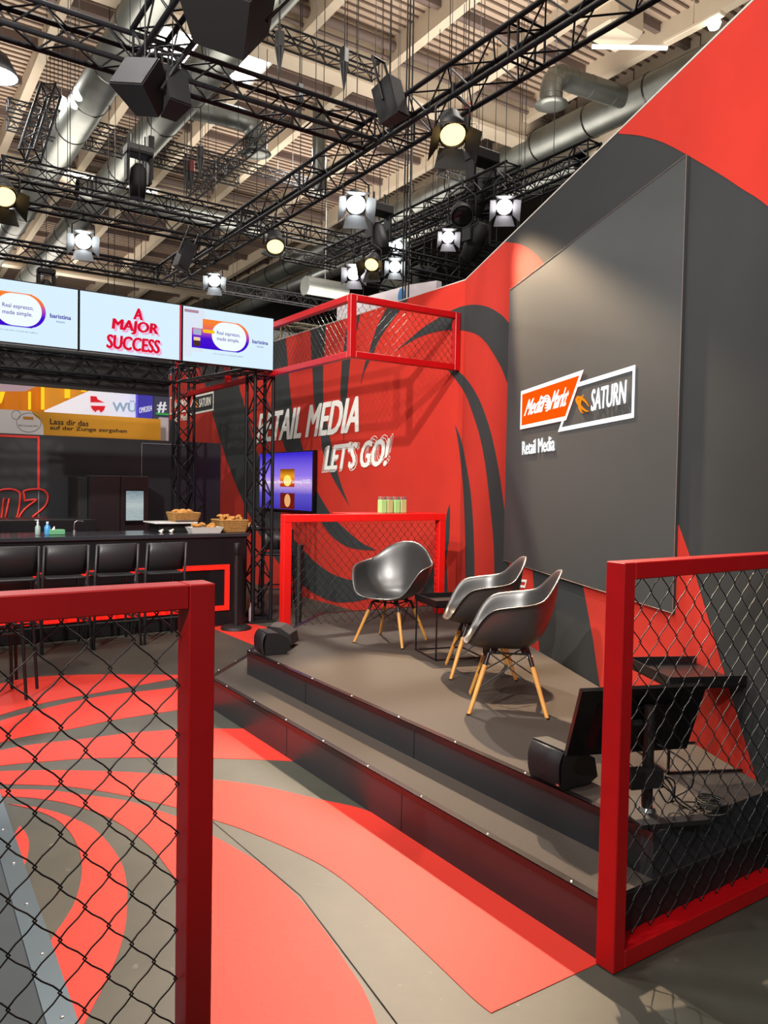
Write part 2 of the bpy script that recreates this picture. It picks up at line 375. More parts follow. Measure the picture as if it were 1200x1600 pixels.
# skylight openings that glow with daylight
for (px, py, sx, sy) in ((322, 86, 1.5, .9), (165, 293, 1.7, 1.1)):
    p = oz(px, py, 12.4); b = MB(); b.box(p.x - sx, p.x + sx, p.y - sy, p.y + sy, 12.36, 12.4)
    o = b.build('skylight_panel', mat('skylight_frame', rgb(220, 214, 200), .6)); lb = {322: 'bright rectangular ceiling light panel just above the crossing of the near trusses', 165: 'bright ceiling light panel seen between the two grey ducts', 185: 'dim ceiling light panel low over the rear trusses'}[px]
    tag(o, lb, 'ceiling light')
    b = MB(); b.box(p.x - sx + .08, p.x + sx - .08, p.y - sy + .08, p.y + sy - .08, 12.33, 12.37); b.build('diffuser', glow('diffuser_glow', (1, .97, .92, 1), 7), o)

# ducts
def duct(label, pts, r, cat='air duct', flange=False, bands=True):
    t = thing('air_duct', label, cat, pts[0]); b = MB(); path = cat_rom(pts, 8) if len(pts) > 2 else pts; b.tube(path, r, 24); b.build('pipe', M_DUCT, t)
    P = [Vector(p) for p in path]
    for i in range(len(P) - 1):
        d = (P[i + 1] - P[i]); n = max(1, int(d.length / 1.9)) if len(P) == 2 else (1 if i % 3 == 0 else 0)
        for k in range(n):
            c = P[i] + d * (k / n); bb = MB(); bb.cone(c, c + d.normalized() * 0.05, r * 1.03, r * 1.03, 24); bb.build('seam_band', M_TRIM if len(P) == 2 else M_DUCT, t)
    if flange:
        e = P[-1]; bb = MB(); bb.lathe([(r * 1.0, 0.1), (r * 1.45, 0.02), (r * 1.5, 0), (r * 0.8, -.02), (0.01, -.02)], e, 24); bb.build('outlet', M_DUCT, t)
    return t
duct('large grey duct nearest the left edge, running back under the ceiling', [(4.75, 3, 11), (4.9, 60, 11)], .43)
duct('large grey duct to the right of its twin, running back under the ceiling', [(6.55, 3, 11), (6.75, 60, 11)], .43)
duct('big shiny duct along the cream side girder at upper right', [(16.7, 3, 11.75), (16.7, 58, 11.75)], .45)
duct('thinner duct below the big shiny duct at upper right', [(16.75, 15.2, 10.75), (16.75, 44, 10.75)], .3)
p = oz(862, 148, 11.2)
duct('short branch duct with purple sheen ending in a round outlet at upper right', [(16.6, p.y - .2, 11.75), (p.x + .9, p.y, 11.75), (p.x + .25, p.y, 11.7), (p.x, p.y, 11.4), (p.x, p.y, 10.95)], .27, flange=True)
p = oz(400, 225, 10.6)
duct('branch duct bending down to an outlet above the middle of the ceiling', [(6.7, p.y, 11), (p.x - 1.0, p.y, 11.1), (p.x - .25, p.y, 11.1), (p.x, p.y, 10.8), (p.x, p.y, 10.35)], .27, flange=True)
p = oz(430, 392, 10.3)
duct('far branch duct with an elbow above the left truss', [(p.x - 7, p.y, 11), (p.x - 1.2, p.y, 11), (p.x - .3, p.y, 11), (p.x, p.y, 10.7), (p.x, p.y, 10.2)], .35, flange=True)
p = oz(497, 330, 9.8)
duct('short vertical duct outlet hanging right of the long diagonal truss', [(p.x, p.y, 12.9), (p.x, p.y, 11.5), (p.x, p.y, 10.3)], .2, flange=True)
b = MB(); p = oz(960, 62, 12); b.bevbox(p.x - .55, p.x + .55, p.y - .45, p.y + .45, 12.0, 12.9, .12)
tag(b.build('ventilation_box', M_CREAM), 'cream ventilation box fixed under the ceiling at upper right', 'ventilation box')
b = MB(); p = oz(1083, 48, 11.6); b.bevbox(p.x - .1, p.x + .1, p.y - .7, p.y + .7, p.z, p.z + .1, .02); b.bar((p.x, p.y, p.z), (p.x, p.y, 12.999), .015); o = b.build('tube_lamp', M_CREAM); tag(o, 'small bright lamp beside the cream girder near the red wall top', 'lamp')
b = MB(); b.lathe([(0.02, -.14), (.1, -.1), (.14, 0), (.1, .06), (.02, .1)], (p.x, p.y - .5, p.z - .08), 16); b.build('bulb', glow('bulb_glow', (.85, 1, .95, 1), 14), o)
p = oz(930, 75, 11.8)
b = MB(); b.bar((p.x - .1, p.y, p.z), (p.x + 1.4, p.y - .9, p.z + .05), .05); tag(b.build('tube_lamp', glow('tube_dim', (1, .96, .9, 1), 1.6)), 'thin unlit looking tube lamp under the cream ceiling box', 'lamp')
# small pendant lamps at the left
for (px, py, s) in ((123, 135, 'topmost'), (97, 150, 'leftmost'), (117, 148, 'lower right')):
    p = oz(px, py, 11); b = MB(); b.bar(p, (p.x, p.y, 12.98), .008, 5); o = b.build('pendant_lamp', M_BLACK); tag(o, 'small pendant lamp by the left duct, %s of three' % s, 'pendant lamp', 'small pendant lamps')
    b = MB(); b.lathe([(.01, -.35), (.09, -.3), (.1, -.05), (.02, 0)], p, 12); b.build('bulb', glow('pendant_glow', (1, .97, .85, 1), 4), o)
p = oz(-6, 118, 9.5); o = thing('high_bay_lamp', 'very bright round hall lamp cut by the left edge of the picture', 'lamp', p)
b = MB(); b.lathe([(.05, .5), (.2, .4), (.42, 0), (.40, 0)], p, 24); b.build('reflector', M_BLACK, o); b = MB(); b.lathe([(.38, 0), (.01, -.03)], p, 24); b.build('lens', glow('bay_glow', (.9, 1, .97, 1), 30), o)
b = MB(); b.bar(p + Vector((0, 0, .5)), (p.x, p.y, 12.98), .01, 5); b.build('cable', M_BLACK, o)

# ------------------------------------------------------------------ rigging trusses
def truss(label, p, q, s=.29, up=None, r=.024, rb=.0095, pitch=None, m=M_TRUSS, name='lighting_truss', rails=False, n=8):
    p = Vector(p); q = Vector(q); d = (q - p); L = d.length; d.normalize()
    up = Vector((0, 0, 1)) if up is None else Vector(up)
    side = d.cross(up).normalized(); up = side.cross(d).normalized()
    t = thing(name, label, 'truss', p); h = s / 2
    C = [(-h, -h), (h, -h), (h, h), (-h, h)]
    at = lambda c, u: p + d * u + side * c[0] + up * c[1]
    for c in C:
        b = MB(); b.bar(at(c, 0), at(c, L), r, n); b.build('chord', m, t)
    b = MB(); k = max(2, round(L / (pitch or s * 1.0))); st = L / k
    for f in range(4):
        c0, c1 = C[f], C[(f + 1) % 4]
        for i in range(k):
            a, e = (c0, c1) if (i + f) % 2 == 0 else (c1, c0)
            b.bar(at(a, i * st), at(e, (i + 1) * st), rb, 5)
        for u in ([0.03, L - .03] + [x for x in [j * 2.0 for j in range(1, int(L / 2))]]):
            b.bar(at(c0, u), at(c1, u), rb * 1.3, 5)
            if 0.1 < u < L - .1: b.bar(at(c0, u + .12), at(c1, u + .12), rb * 1.3, 5)
    b.build('bracing', m, t)
    if p.z > 6.1 and abs(d.z) < .05:
        for u in ((.18, .82) if L < 7 else (.12, .5, .88)):
            c = p + d * (L * u); cb = MB(); cb.bar((c.x, c.y, c.z + h - .03), (c.x, c.y, 12.999 if c.x < 17.3 else 15.0), .008, 5)
            tag(cb.build('suspension_cable', M_BLACK), 'thin steel cable hanging vertically from the hall ceiling down to the rigging', 'cable', 'thin suspension cables')
    return t
def truB(label, px, x1, z, s=.29, **k):
    a = oz(px[0], px[1], z); e = oy(x1[0], x1[1], a.y); return truss(label, a, (e.x, a.y, z), s, **k)
def truA(label, px, x1, z, s=.29, **k):
    a = oz(px[0], px[1], z); e = ox(x1[0], x1[1], a.x); return truss(label, a, (a.x, e.y, z), s, **k)
ZR = 5.7
t1a = oz(300, 115, ZR)
truss('thick black truss slanting down from the top left corner to the middle crossing', (.3, 7.57, ZR), (4.86, 7.57, ZR), .27, r=.026)
truss('black truss rising from the left crossing behind the big hanging speaker', (2.3, 7.42, ZR), (2.3, 3.0, ZR), .33, r=.026)
truss('long black truss running diagonally from top right down to the lower left', (5.04, 3.2, ZR), (5.04, 15.2, ZR), .33, r=.026)
truss('black truss at left passing below the ducts, second in front of the screens', (.9, 12.1, ZR), (4.86, 12.1, ZR), .28)
truss('black truss just above the advertising screens', (1.2, 15.1, ZR), (4.86, 15.1, ZR), .28)
truB('higher black truss parallel above the left rear truss, crossing to the middle', (0, 258), (590, 385), 9.0, .34, r=.03, rb=.013)
truB('slim truss at upper middle, right of the big hanging speaker', (398, 42), (588, 108), 11.4, .3, r=.026, rb=.011)
truB('thin distant truss, upper of two crossing the pale ceiling at left', (10, 163), (480, 290), 11.2, .24, rb=.011)
truB('thin distant truss, lower of two crossing the pale ceiling at left', (10, 192), (372, 283), 10.9, .26, rb=.011)
truA('short far truss pointing up to the elbowed duct in the middle', (448, 178), (298, 318), 10.4, .3, r=.026, rb=.012)
a = oz(80, 140, 10); e = oz(46, 244, 8.2)
truss('short loose truss tilted steeply at left under the ceiling', a, e, .3, r=.028, rb=.014)
truA('black truss at right ending near the dark wall top', (802, 270), (515, 408), 6.6, .29)
truA('far truss behind the one ending near the dark wall', (900, 262), (560, 432), 7.2, .3)
truB('short cross truss low behind the wall top, front of the cluster', (600, 402), (748, 430), 6.0, .3)
truB('short cross truss in the dark cluster above the wall fold', (560, 432), (725, 452), 6.4, .3)
truA('dark truss furthest right, almost touching the charcoal wall slope', (930, 235), (640, 415), 8.0, .34, r=.03, rb=.014)
truB('small truss hanging left of the vertical cables at middle height', (440, 396), (522, 413), 8.5, .3)
truB('small far truss behind the hanging moving head at right', (690, 258), (790, 272), 9.4, .35)
truB('cross truss in the right cluster behind the white floodlights', (690, 372), (835, 398), 7.2, .3)
truB('cross truss in the right cluster just above the fold of the wall', (655, 398), (800, 372), 8.4, .34)
truB('far low truss glimpsed behind the overhead mesh frame', (430, 520), (560, 520), 5.5, .5, r=.04, rb=.02, m=mat('truss_silver', rgb(150, 145, 120), .4, .6))
truB('far rear truss between the screens and the diagonal truss', (180, 420), (520, 450), 8.6, .35)
truB('hindmost truss low over the screens at the middle', (330, 445), (620, 470), 9.2, .4, r=.034, rb=.016)

# suspension cables from the trusses up to the roof
def cab(x, y, z0, z1=12.999, r=.006, label='thin steel cable hanging vertically from the hall ceiling down to the rigging', grp='thin suspension cables'):
    if x > 17.3: z1 = 15.0
    b = MB(); b.bar((x, y, z0), (x, y, z1), r, 5); tag(b.build('suspension_cable', M_BLACK), label, 'cable', grp)
for (x, y) in ((.9, 7.57), (1.7, 7.57), (2.9, 7.57), (3.7, 7.57), (4.5, 7.57), (5.04, 4.4), (5.04, 6.0), (5.04, 9.2), (5.04, 11), (5.04, 13), (1.6, 12.1), (2.6, 12.1), (3.6, 12.1), (4.4, 12.1), (1.9, 15.1), (3.2, 15.1), (4.3, 15.1)): cab(x, y, ZR + .15)
for px, z in ((180, 6), (222, 6.5), (372, 7.5), (416, 8), (470, 7.5), (505, 7), (540, 6.6), (572, 6), (678, 6.6), (700, 6.6), (722, 6.6), (745, 6.6), (812, 6), (850, 6), (905, 7), (1000, 8)):
    p = oy(px, 200, 14 + (px % 7)); cab(p.x, p.y, z, r=.009)
for (a1, lb) in ((632, 'left'), (636, 'middle'), (641, 'right')):
    p = ox(a1, 300, 5.95 + (a1 - 636) * .01); cab(p.x, p.y, 3.0, 12.98, .011, 'thick black cable dropping behind the red mural wall, %s of three side by side' % lb, 'thick cables')
# chain hoist hooks with red hook
for (px, py, lb) in ((299, 262, 'chain hoist with a red hook block above the left rear truss'), (292, 262, 'black chain hoist block left of the red hook'), (538, 90, 'chain hoist on the slim truss at upper middle, right one'), (437, 65, 'chain hoist on the slim truss at upper middle, left one'), (468, 145, 'hoist hook with spread chains over the duct outlet'), (730, 175, 'rigging hook with two chains over the shiny duct'), (313, 240, 'rope sling hanging on the distant truss at left'), (236, 225, 'hoist sling on the distant truss further left')):
    p = oz(px, py, 9.6); t = thing('chain_hoist', lb, 'hoist', p)
    b = MB(); b.bevbox(p.x - .07, p.x + .07, p.y - .07, p.y + .07, p.z - .12, p.z + .18, .02); b.build('hoist_body', mat('red_hook', rgb(120, 30, 26), .5) if px in (299, 730) else M_BLACK, t)
    b = MB(); b.bar(p + Vector((0, 0, .18)), (p.x, p.y, 12.98), .012, 5); b.build('chain', M_BLACK, t)
    b = MB(); b.cone(p - Vector((0, 0, .12)), p - Vector((0, 0, .6)), .09, .01, 8); b.build('sling', M_BLACK, t)

# ------------------------------------------------------------------ lamps, moving heads and speakers on the rig
def fresnel(label, px, z, tgt, lensmat, s=1.0, drop=.35, doors=True):
    p = oz(px[0], px[1], z); t = thing('spotlight', label, 'spotlight', p)
    d = (Vector(tgt) - p).normalized(); M = d.to_track_quat('Z', 'Y').to_matrix()
    b = MB(); b.lathe([(.05 * s, -.26 * s), (.11 * s, -.24 * s), (.12 * s, -.1 * s), (.14 * s, -.08 * s), (.145 * s, .06 * s), (.13 * s, .06 * s), (.13 * s, .02 * s)], p, 20, M); b.build('housing', M_BLACKM, t)
    b = MB(); b.lathe([(.125 * s, .03 * s), (.08 * s, .05 * s), (.005, .055 * s)], p, 20, M); b.build('lens', lensmat, t)
    b = MB(); side = M @ Vector((1, 0, 0)); up = Vector((0, 0, 1)); L = p - side * .17 * s; R = p + side * .17 * s; top = p + up * drop * s
    b.tube([L, L + (top - p) * .7, top + (L - p) * .2, top + (R - p) * .2, R + (top - p) * .7, R], .012 * s, 6); b.bar(top, top + up * .12, .02, 6); b.build('yoke', M_BLACKM, t)
    if z > 5.55: b = MB(); b.bar(top, (top.x, top.y, 12.999 if p.x < 17.3 else 15.0), .006, 5); b.build('safety_cable', M_BLACK, t)
    if doors:
        for (ax, sg) in (((1, 0, 0), 1), ((1, 0, 0), -1), ((0, 1, 0), 1), ((0, 1, 0), -1)):
            A = Vector(ax) * sg; T = Vector((0, 0, 1)).cross(A); b = MB()
            q = [A * .13 + T * .12, A * .13 - T * .12, A * .24 - T * .17 + Vector((0, 0, .18)), A * .24 + T * .17 + Vector((0, 0, .18))]
            q = [p + M @ (v * s) + M @ Vector((0, 0, .06 * s)) for v in q]; b.sheet(q, M @ A, .004); b.build('barn_door', doors if doors is not True else M_BLACKM, t)
    return t
G_WARM = glow('warm_lens', (1, .66, .24, 1), 3); G_WHITE = glow('white_lens', (.93, 1, 1, 1), 16); G_PINK = glow('pinkwhite_lens', (1, .93, .97, 1), 14)
M_DOOR = mat('pale_barn_door', rgb(120, 122, 126), .45, .2)
fresnel('black spotlight glowing warm under the long diagonal truss', (707, 207), 5.2, (3.3, 3.2, .4), G_WARM, 1.0)
fresnel('black spotlight glowing warm, smaller, over the middle of the left crossing', (430, 383), 5.25, (3.5, 6.5, 0), G_WARM, 1.0, doors=False)
fresnel('black spotlight glowing warm next to the vertical cables', (581, 412), 5.6, (3.5, 7.5, 0), G_WARM, .95)
fresnel('warm glowing spotlight cut by the left picture edge', (6, 305), 5.4, (1.5, 6, 0), G_WARM, 1.1)
fresnel('dazzling white floodlight hanging from the long diagonal truss', (556, 318), 5.25, (2.5, 3, 0), G_WHITE, .95, doors=M_DOOR)
fresnel('white floodlight with barn doors near the lower end of the diagonal truss', (335, 438), 5.2, (2.5, 6, 0), G_WHITE, .8, doors=M_DOOR)
fresnel('white floodlight with square doors below the left rear truss', (130, 376), 5.2, (1.5, 6, 1), G_WHITE, .9, doors=M_DOOR)
fresnel('pinkish white floodlight at right beside the charcoal wall slope', (788, 322), 6.0, (3.5, 3, 0), G_PINK, .95, drop=.5, doors=M_DOOR)
fresnel('pinkish white floodlight left of the one beside the wall slope', (700, 370), 6.0, (3.5, 3, 0), G_PINK, .8, doors=M_DOOR)
fresnel('stacked white floodlight, upper one right of the vertical cables', (620, 384), 6.4, (2.5, 3, 0), G_WHITE, .8, doors=M_DOOR)
fresnel('stacked white floodlight, lower one right of the vertical cables', (617, 416), 5.7, (2.5, 3, 0), G_WHITE, .8, doors=M_DOOR)
fresnel('white floodlight above the overhead mesh frame corner', (553, 427), 5.6, (2.5, 4, 0), G_PINK, .95, doors=M_DOOR)
fresnel('dark twin lamp unit hanging under the right truss', (722, 337), 6.1, (3.3, 3, 0), M_BLACKG, 1.3, doors=False)
def hang(t, p):
    b = MB(); b.bar(p, (p.x, p.y, 12.999 if p.x < 17.3 else 15.0), .006, 5); b.build('safety_cable', M_BLACK, t)
def mhead(label, px, z, s=1.0, tilt=.3):
    p = oz(px[0], px[1], z); t = thing('moving_head_lamp', label, 'stage lamp', p); hang(t, p + Vector((0, 0, .2 * s)))
    b = MB(); b.bevbox(p.x - .2 * s, p.x + .2 * s, p.y - .13 * s, p.y + .13 * s, p.z + .1 * s, p.z + .24 * s, .02); b.build('base', M_BLACKM, t)
    b = MB()
    for sx in (-1, 1):
        b = MB(); b.bevbox(p.x + sx * .17 * s - .03, p.x + sx * .17 * s + .03, p.y - .08 * s, p.y + .08 * s, p.z - .3 * s, p.z + .1 * s, .01); b.build('yoke_arm', M_BLACKM, t)
    b = MB(); M = Matrix.Rotation(tilt, 3, 'X'); b.lathe([(.06 * s, .2 * s), (.12 * s, .12 * s), (.13 * s, -.1 * s), (.11 * s, -.3 * s), (.1 * s, -.3 * s)], p - Vector((0, 0, .22 * s)), 18, M); b.build('head', M_BLACKM, t)
    for sx in (-.1, .1): b = MB(); b.bar(p + Vector((sx * s, 0, .24 * s)), p + Vector((sx * s, 0, .42 * s)), .02, 6); b.build('clamp', M_BLACK, t)
mhead('black moving head standing out at the right end of the right truss', (752, 268), 7.0, 1.35, .5)
mhead('black moving head on the right truss beside the bright floodlight', (592, 345), 6.6, 1.2, -.4)
mhead('black moving head hanging above the left screen', (72, 436), 5.5, .8, .2)
mhead('small black moving head under the left upper truss', (216, 255), 8.0, 1.3, .1)
mhead('black lamp hanging deep in the dark truss cluster', (745, 345), 7.0, 1.5, .6)
mhead('black lamp on the far truss above the white booth wall', (662, 440), 6.0, 1.2, .2)
def hbox(label, quad, z, dpt, name='hanging_loudspeaker', extra=None):
    """box loudspeaker, face corners picked at a depth plane facing the viewer"""
    c = oz(quad[0], quad[1], z); wd, ht, yaw, tl, ro = dpt[:5]; dp = dpt[5]
    t = thing(name, label, 'loudspeaker', c); M = Matrix.Rotation(yaw, 3, 'Z') @ Matrix.Rotation(tl, 3, 'X') @ Matrix.Rotation(ro, 3, 'Y'); hang(t, c)
    f = lambda x, y, zz: c + M @ Vector((x, y, zz)); b = MB(); w2, h2, k = wd / 2, ht / 2, .68
    b.hexa([f(-w2, -dp / 2, -h2), f(w2, -dp / 2, -h2), f(w2 * k, dp / 2, -h2 * .9), f(-w2 * k, dp / 2, -h2 * .9), f(-w2, -dp / 2, h2), f(w2, -dp / 2, h2), f(w2 * k, dp / 2, h2 * .9), f(-w2 * k, dp / 2, h2 * .9)]); b.build('cabinet', M_BLACKM, t)
    b = MB(); g = [f(-w2 * .94, -dp / 2 - .012, -h2 * .94), f(w2 * .94, -dp / 2 - .012, -h2 * .94), f(w2 * .94, -dp / 2 - .012, h2 * .94), f(-w2 * .94, -dp / 2 - .012, h2 * .94)]
    b.sheet(g, M @ Vector((0, 1, 0)), .012); b.build('grille', mat('speaker_grille', rgb(34, 34, 38), .5, .3, bump=.3, bscale=300), t)
    b = MB(); b.bar(f(-w2, 0, 0), f(-w2, 0, h2 + .25), .014); b.bar(f(w2, 0, 0), f(w2, 0, h2 + .25), .014); b.bar(f(-w2, 0, h2 + .25), f(w2, 0, h2 + .25), .014); b.build('bracket', M_BLACK, t)
    return t
hbox('big black loudspeaker cut by the top edge, largest of the hanging speakers', (358, 12), 5.2, (.62, .45, -.5, -.55, .45, .45))
hbox('angular black loudspeaker below the left crossing, left of a pair', (226, 138), 4.95, (.36, .30, -.9, -.45, .25, .32))
hbox('narrow black loudspeaker below the left crossing, right of a pair', (269, 148), 4.95, (.20, .34, .1, -.3, .0, .24))
hbox('black loudspeaker hanging at the crossing beside the vertical cables', (608, 160), 5.5, (.2, .4, .3, -.25, -.1, .25))
hbox('slim dark loudspeaker hanging at the lower part of the diagonal truss', (287, 400), 5.2, (.2, .45, .3, .1, .35, .2))
hbox('small dark loudspeaker hanging on the distant truss at left', (229, 264), 8.6, (.22, .45, .3, 0, 0, .2))

# ================================================================== THE STAND WALLS
ANG = 0.43380626
WTOP = 3.97
PB = Vector((4.51, 4.4, 0.4)); NB = Vector((-math.cos(ANG), math.sin(ANG), 0)); DB = Vector((math.sin(ANG), math.cos(ANG), 0))
XA = 5.57; YF = PB.y + (XA - PB.x) / DB.x * DB.y; NA = Vector((-1, 0, 0))
onB = lambda x, y: opl(x, y, PB, NB)
onA = lambda x, y: ox(x, y, XA)
FT = pj((XA, YF, WTOP)); FB = pj((XA, YF, 0.4))
bA = Vector((XA, YF, 0)); pE = PB + DB * ((0.85 - PB.y) / DB.y); pE.z = 0
YAE = ox(264, 700, XA).y
b = MB(); b.box(XA, XA + .12, YF, YAE, 0, WTOP); wallA = struct('wall_back', b, M_RED)
b = MB(); a0 = Vector((bA.x, bA.y, 0)); a1 = Vector((pE.x, pE.y, 0)); Nn = -NB
b.sheet([a0, a1, a1 + Vector((0, 0, WTOP)), a0 + Vector((0, 0, WTOP))], Nn, .12); wallB = struct('wall_side', b, M_DARK)
b = MB(); b.box(XA - .002, XA + .122, YF, YAE, WTOP, WTOP + .012); b.build('top_edge', mat('pale_edge', rgb(190, 186, 178), .5), wallA)
b = MB(); b.sheet([a0 + Vector((0, 0, WTOP)) + NB * .002, a1 + Vector((0, 0, WTOP)) + NB * .002, a1 + Vector((0, 0, WTOP + .012)) + NB * .002, a0 + Vector((0, 0, WTOP + .012)) + NB * .002], Nn, .124); b.build('top_edge', MATS['pale_edge'], wallB)

def clip(P, inside, cut):
    out = []
    for i in range(len(P)):
        a, c = P[i - 1], P[i]; ia, ic = inside(a), inside(c)
        if ia != ic: out.append(cut(a, c))
        if ic: out.append(c)
    return out
def clipx(P, left):
    f = lambda p: (p[0] - (FT[0] + (FB[0] - FT[0]) * (p[1] - FT[1]) / (FB[1] - FT[1]))) * (1 if left else -1)
    return clip(P, lambda p: f(p) <= 0, lambda a, c: tuple(a[i] + (c[i] - a[i]) * (f(a) / (f(a) - f(c))) for i in (0, 1)))
def clipz(P, z, keep_below=True):
    s = 1 if keep_below else -1
    return clip(P, lambda p: (p.z - z) * s <= 0, lambda a, c: a.lerp(c, (z - a.z) / (c.z - a.z)))
def mural(P, m, off, nm='mural_stripe', both=True, lab=None):
    for left in (True, False):
        Q = clipx(P, left)
        if len(Q) < 3: continue
        W = [(onA if left else onB)(x, y) for x, y in Q]
        W = clipz(clipz(W, WTOP - .003), 0.01, False)
        if len(W) < 3: continue
        N = NA if left else NB
        b = MB(); b.sheet([p + N * .0005 for p in W], N, off)
        b.build(nm, m, wallA if left else wallB, label=lab)
D = 'charcoal mural stripe'; Rl = 'red mural field'
# red field of the side wall next to the fold, red sweep at top right, red shards at the bottom
mural(chains([(700, 300), (787, 378)], [(787, 378), (805, 380), (820, 385), (835, 395), (850, 412), (880, 460), (900, 560), (880, 800), (832, 893)], [(832, 893), (843, 1017), (845, 1040), (700, 1100)]), M_RED, .002, 'mural_field', lab=Rl)
mural(chains([(967, 209), (1000, 212), (1035, 222), (1065, 237), (1100, 257), (1130, 275), (1160, 295), (1200, 322), (1300, 410), (1420, 560), (1585, 820)], [(1585, -1600), (1100, -400)]), M_RED, .002, 'mural_field', lab=Rl)
mural([(911, 912), (927, 998), (937, 1068), (945, 1100), (1100, 1220), (1185, 1230), (1116, 998), (1079, 872), (1052, 797), (1040, 790)], M_RED, .002, 'mural_field', lab=Rl)
# S1
mural(chains([(620, 547.5), (640, 530), (660, 513), (688, 495), (702, 487), (721, 479), (742, 476), (761, 479), (777, 487), (791, 499), (815, 530)], [(815, 660), (789, 587), (777, 562), (761, 537), (746, 523), (727, 517), (702, 516), (686, 517.5), (660, 525), (640, 535), (620, 547.5)]), M_DARK, .004, lab=D)
# S2
mural(chains([(696, 574), (714, 579), (730, 593), (746, 618), (758, 646), (771, 690), (785, 768), (796, 880), (800, 1040)], [(776, 1040), (773, 890), (772, 852), (769, 815), (764, 768), (758, 721), (750, 681), (739, 646), (727, 615), (710, 590), (696, 574)]), M_DARK, .004, lab=D)
# S3
mural(chains([(711, 663), (721, 687), (728, 721), (735, 762), (739, 806), (741, 846), (742, 890), (742, 960)], [(729, 960), (728, 892), (727.5, 846), (726, 799), (724, 759), (720, 721), (716, 690), (711, 663)]), M_DARK, .004, lab=D)
mural(chains([(703, 787), (703.5, 809), (702, 843), (696, 880)], [(696, 880), (695, 840), (698, 805), (703, 787)]), M_DARK, .003, lab=D)
mural(chains([(686, 860), (677, 885), (665, 912), (655, 932)], [(700, 940), (697, 880), (686, 860)]), M_DARK, .003, lab=D)
# claws at the top
mural(chains([(648, 455), (641, 464), (625, 485), (605, 512), (592, 532), (585, 549), (570, 580), (564, 601)], [(564, 598), (570, 570), (577, 549), (582, 532), (592, 505), (606, 480), (624, 455)]), M_DARK, .003, lab=D)
mural(chains([(566, 478), (563, 492), (557, 520), (548, 559), (543, 612), (540, 640), (537.5, 692)], [(537, 688), (535, 640), (532, 615), (535, 560), (537, 547), (541, 517), (550, 478)]), M_DARK, .003, lab=D)
mural(chains([(510, 495), (509, 510), (507, 555), (505, 569), (506, 632), (515, 681), (530, 747), (546.5, 791.6)], [(546.5, 791.6), (528, 761), (515, 736), (504, 703), (501, 682), (492, 635), (488, 573), (487, 560), (485, 517), (484, 500)]), M_DARK, .003, lab=D)
mural(chains([(446, 510), (447, 533), (449, 560), (451, 583), (457, 640), (469, 686), (479, 725), (490, 757), (516, 802), (526, 814), (540, 827), (557, 842), (572, 852), (589, 860)], [(589, 860), (565, 859), (545, 855), (527, 845), (512, 830), (492, 800), (465, 750), (447, 704), (442, 690), (431, 646), (428, 600), (424, 560), (422, 520)]), M_DARK, .003, lab=D)
mural(chains([(364, 520), (366, 540), (374, 604), (381, 630), (397, 695), (409, 721), (430, 780), (452, 830), (470, 855), (495, 880), (520, 897), (552, 907), (600, 912), (650, 896)], [(650, 896), (620, 918), (592, 929), (570, 937), (545, 941), (520, 940), (492, 928), (467, 909), (440, 885), (415, 850), (395, 815), (380, 783), (362, 740), (345, 690), (330, 638), (318, 590), (308, 540)]), M_DARK, .003, lab=D)
mural([(265, 655), (277, 663), (284, 692), (298, 750), (265, 800)], M_DARK, .003, lab=D)
# lettering on the back wall
qA = lambda LL, LR, UL: (onA(*LL), onA(*LR), onA(*UL))
SL = 'white slanted capital lettering'
textq('wall_lettering', 'RETAIL MEDIA', *qA((401, 692), (561, 674.5), (405, 647)), NA, M_WHITEPR, wallA, .006, .045, shear=.14, label=SL)
textq('wall_lettering', "LET'S GO!", *qA((507, 735), (606, 728), (511, 695)), NA, M_WHITEPR, wallA, .008, .045, shear=.12, label=SL)
for dx, dy in ((-2.2, 3.6), (-4, 7)):
    textq('lettering_outline', "LET'S", *qA((507 + dx, 735 + dy * .6), (561 + dx, 731 + dy * .6), (511 + dx, 694 + dy * .6)), NA, M_WHITEPR, wallA, .006, .02, .008, shear=.12)
for dx, dy in ((2.5, -4), (5, -8)):
    textq('lettering_outline', "GO!", *qA((567 + dx, 731 + dy), (606 + dx, 728 + dy), (571 + dx, 690 + dy)), NA, M_WHITEPR, wallA, .006, .02, .008, shear=.12)

# twin brand logo, used on the LED wall, the back wall and low on the side wall
def strip_frame(pts, wd, f, N, off, m, nm, parent):
    """closed outline of constant width from corner points given in logo coordinates"""
    n = len(pts); inn = []
    o_ = f(Vector((0, 0))); sx = (f(Vector((1, 0))) - o_).length; sy = (f(Vector((0, 1))) - o_).length
    P = [Vector((p[0] * sx, p[1] * sy)) for p in pts]; wd = wd * sx
    for i in range(n):
        a, c, e = P[i - 1], P[i], P[(i + 1) % n]; d1 = (c - a).normalized(); d2 = (e - c).normalized()
        n1 = Vector((-d1.y, d1.x)); n2 = Vector((-d2.y, d2.x)); bs = (n1 + n2); bs /= max(.2, bs.dot(n1)); inn.append(c + bs * wd)
    for i in range(n):
        b_ = [P[i], P[(i + 1) % n], inn[(i + 1) % n], inn[i]]
        yield [f(Vector((q.x / sx, q.y / sy))) for q in b_]
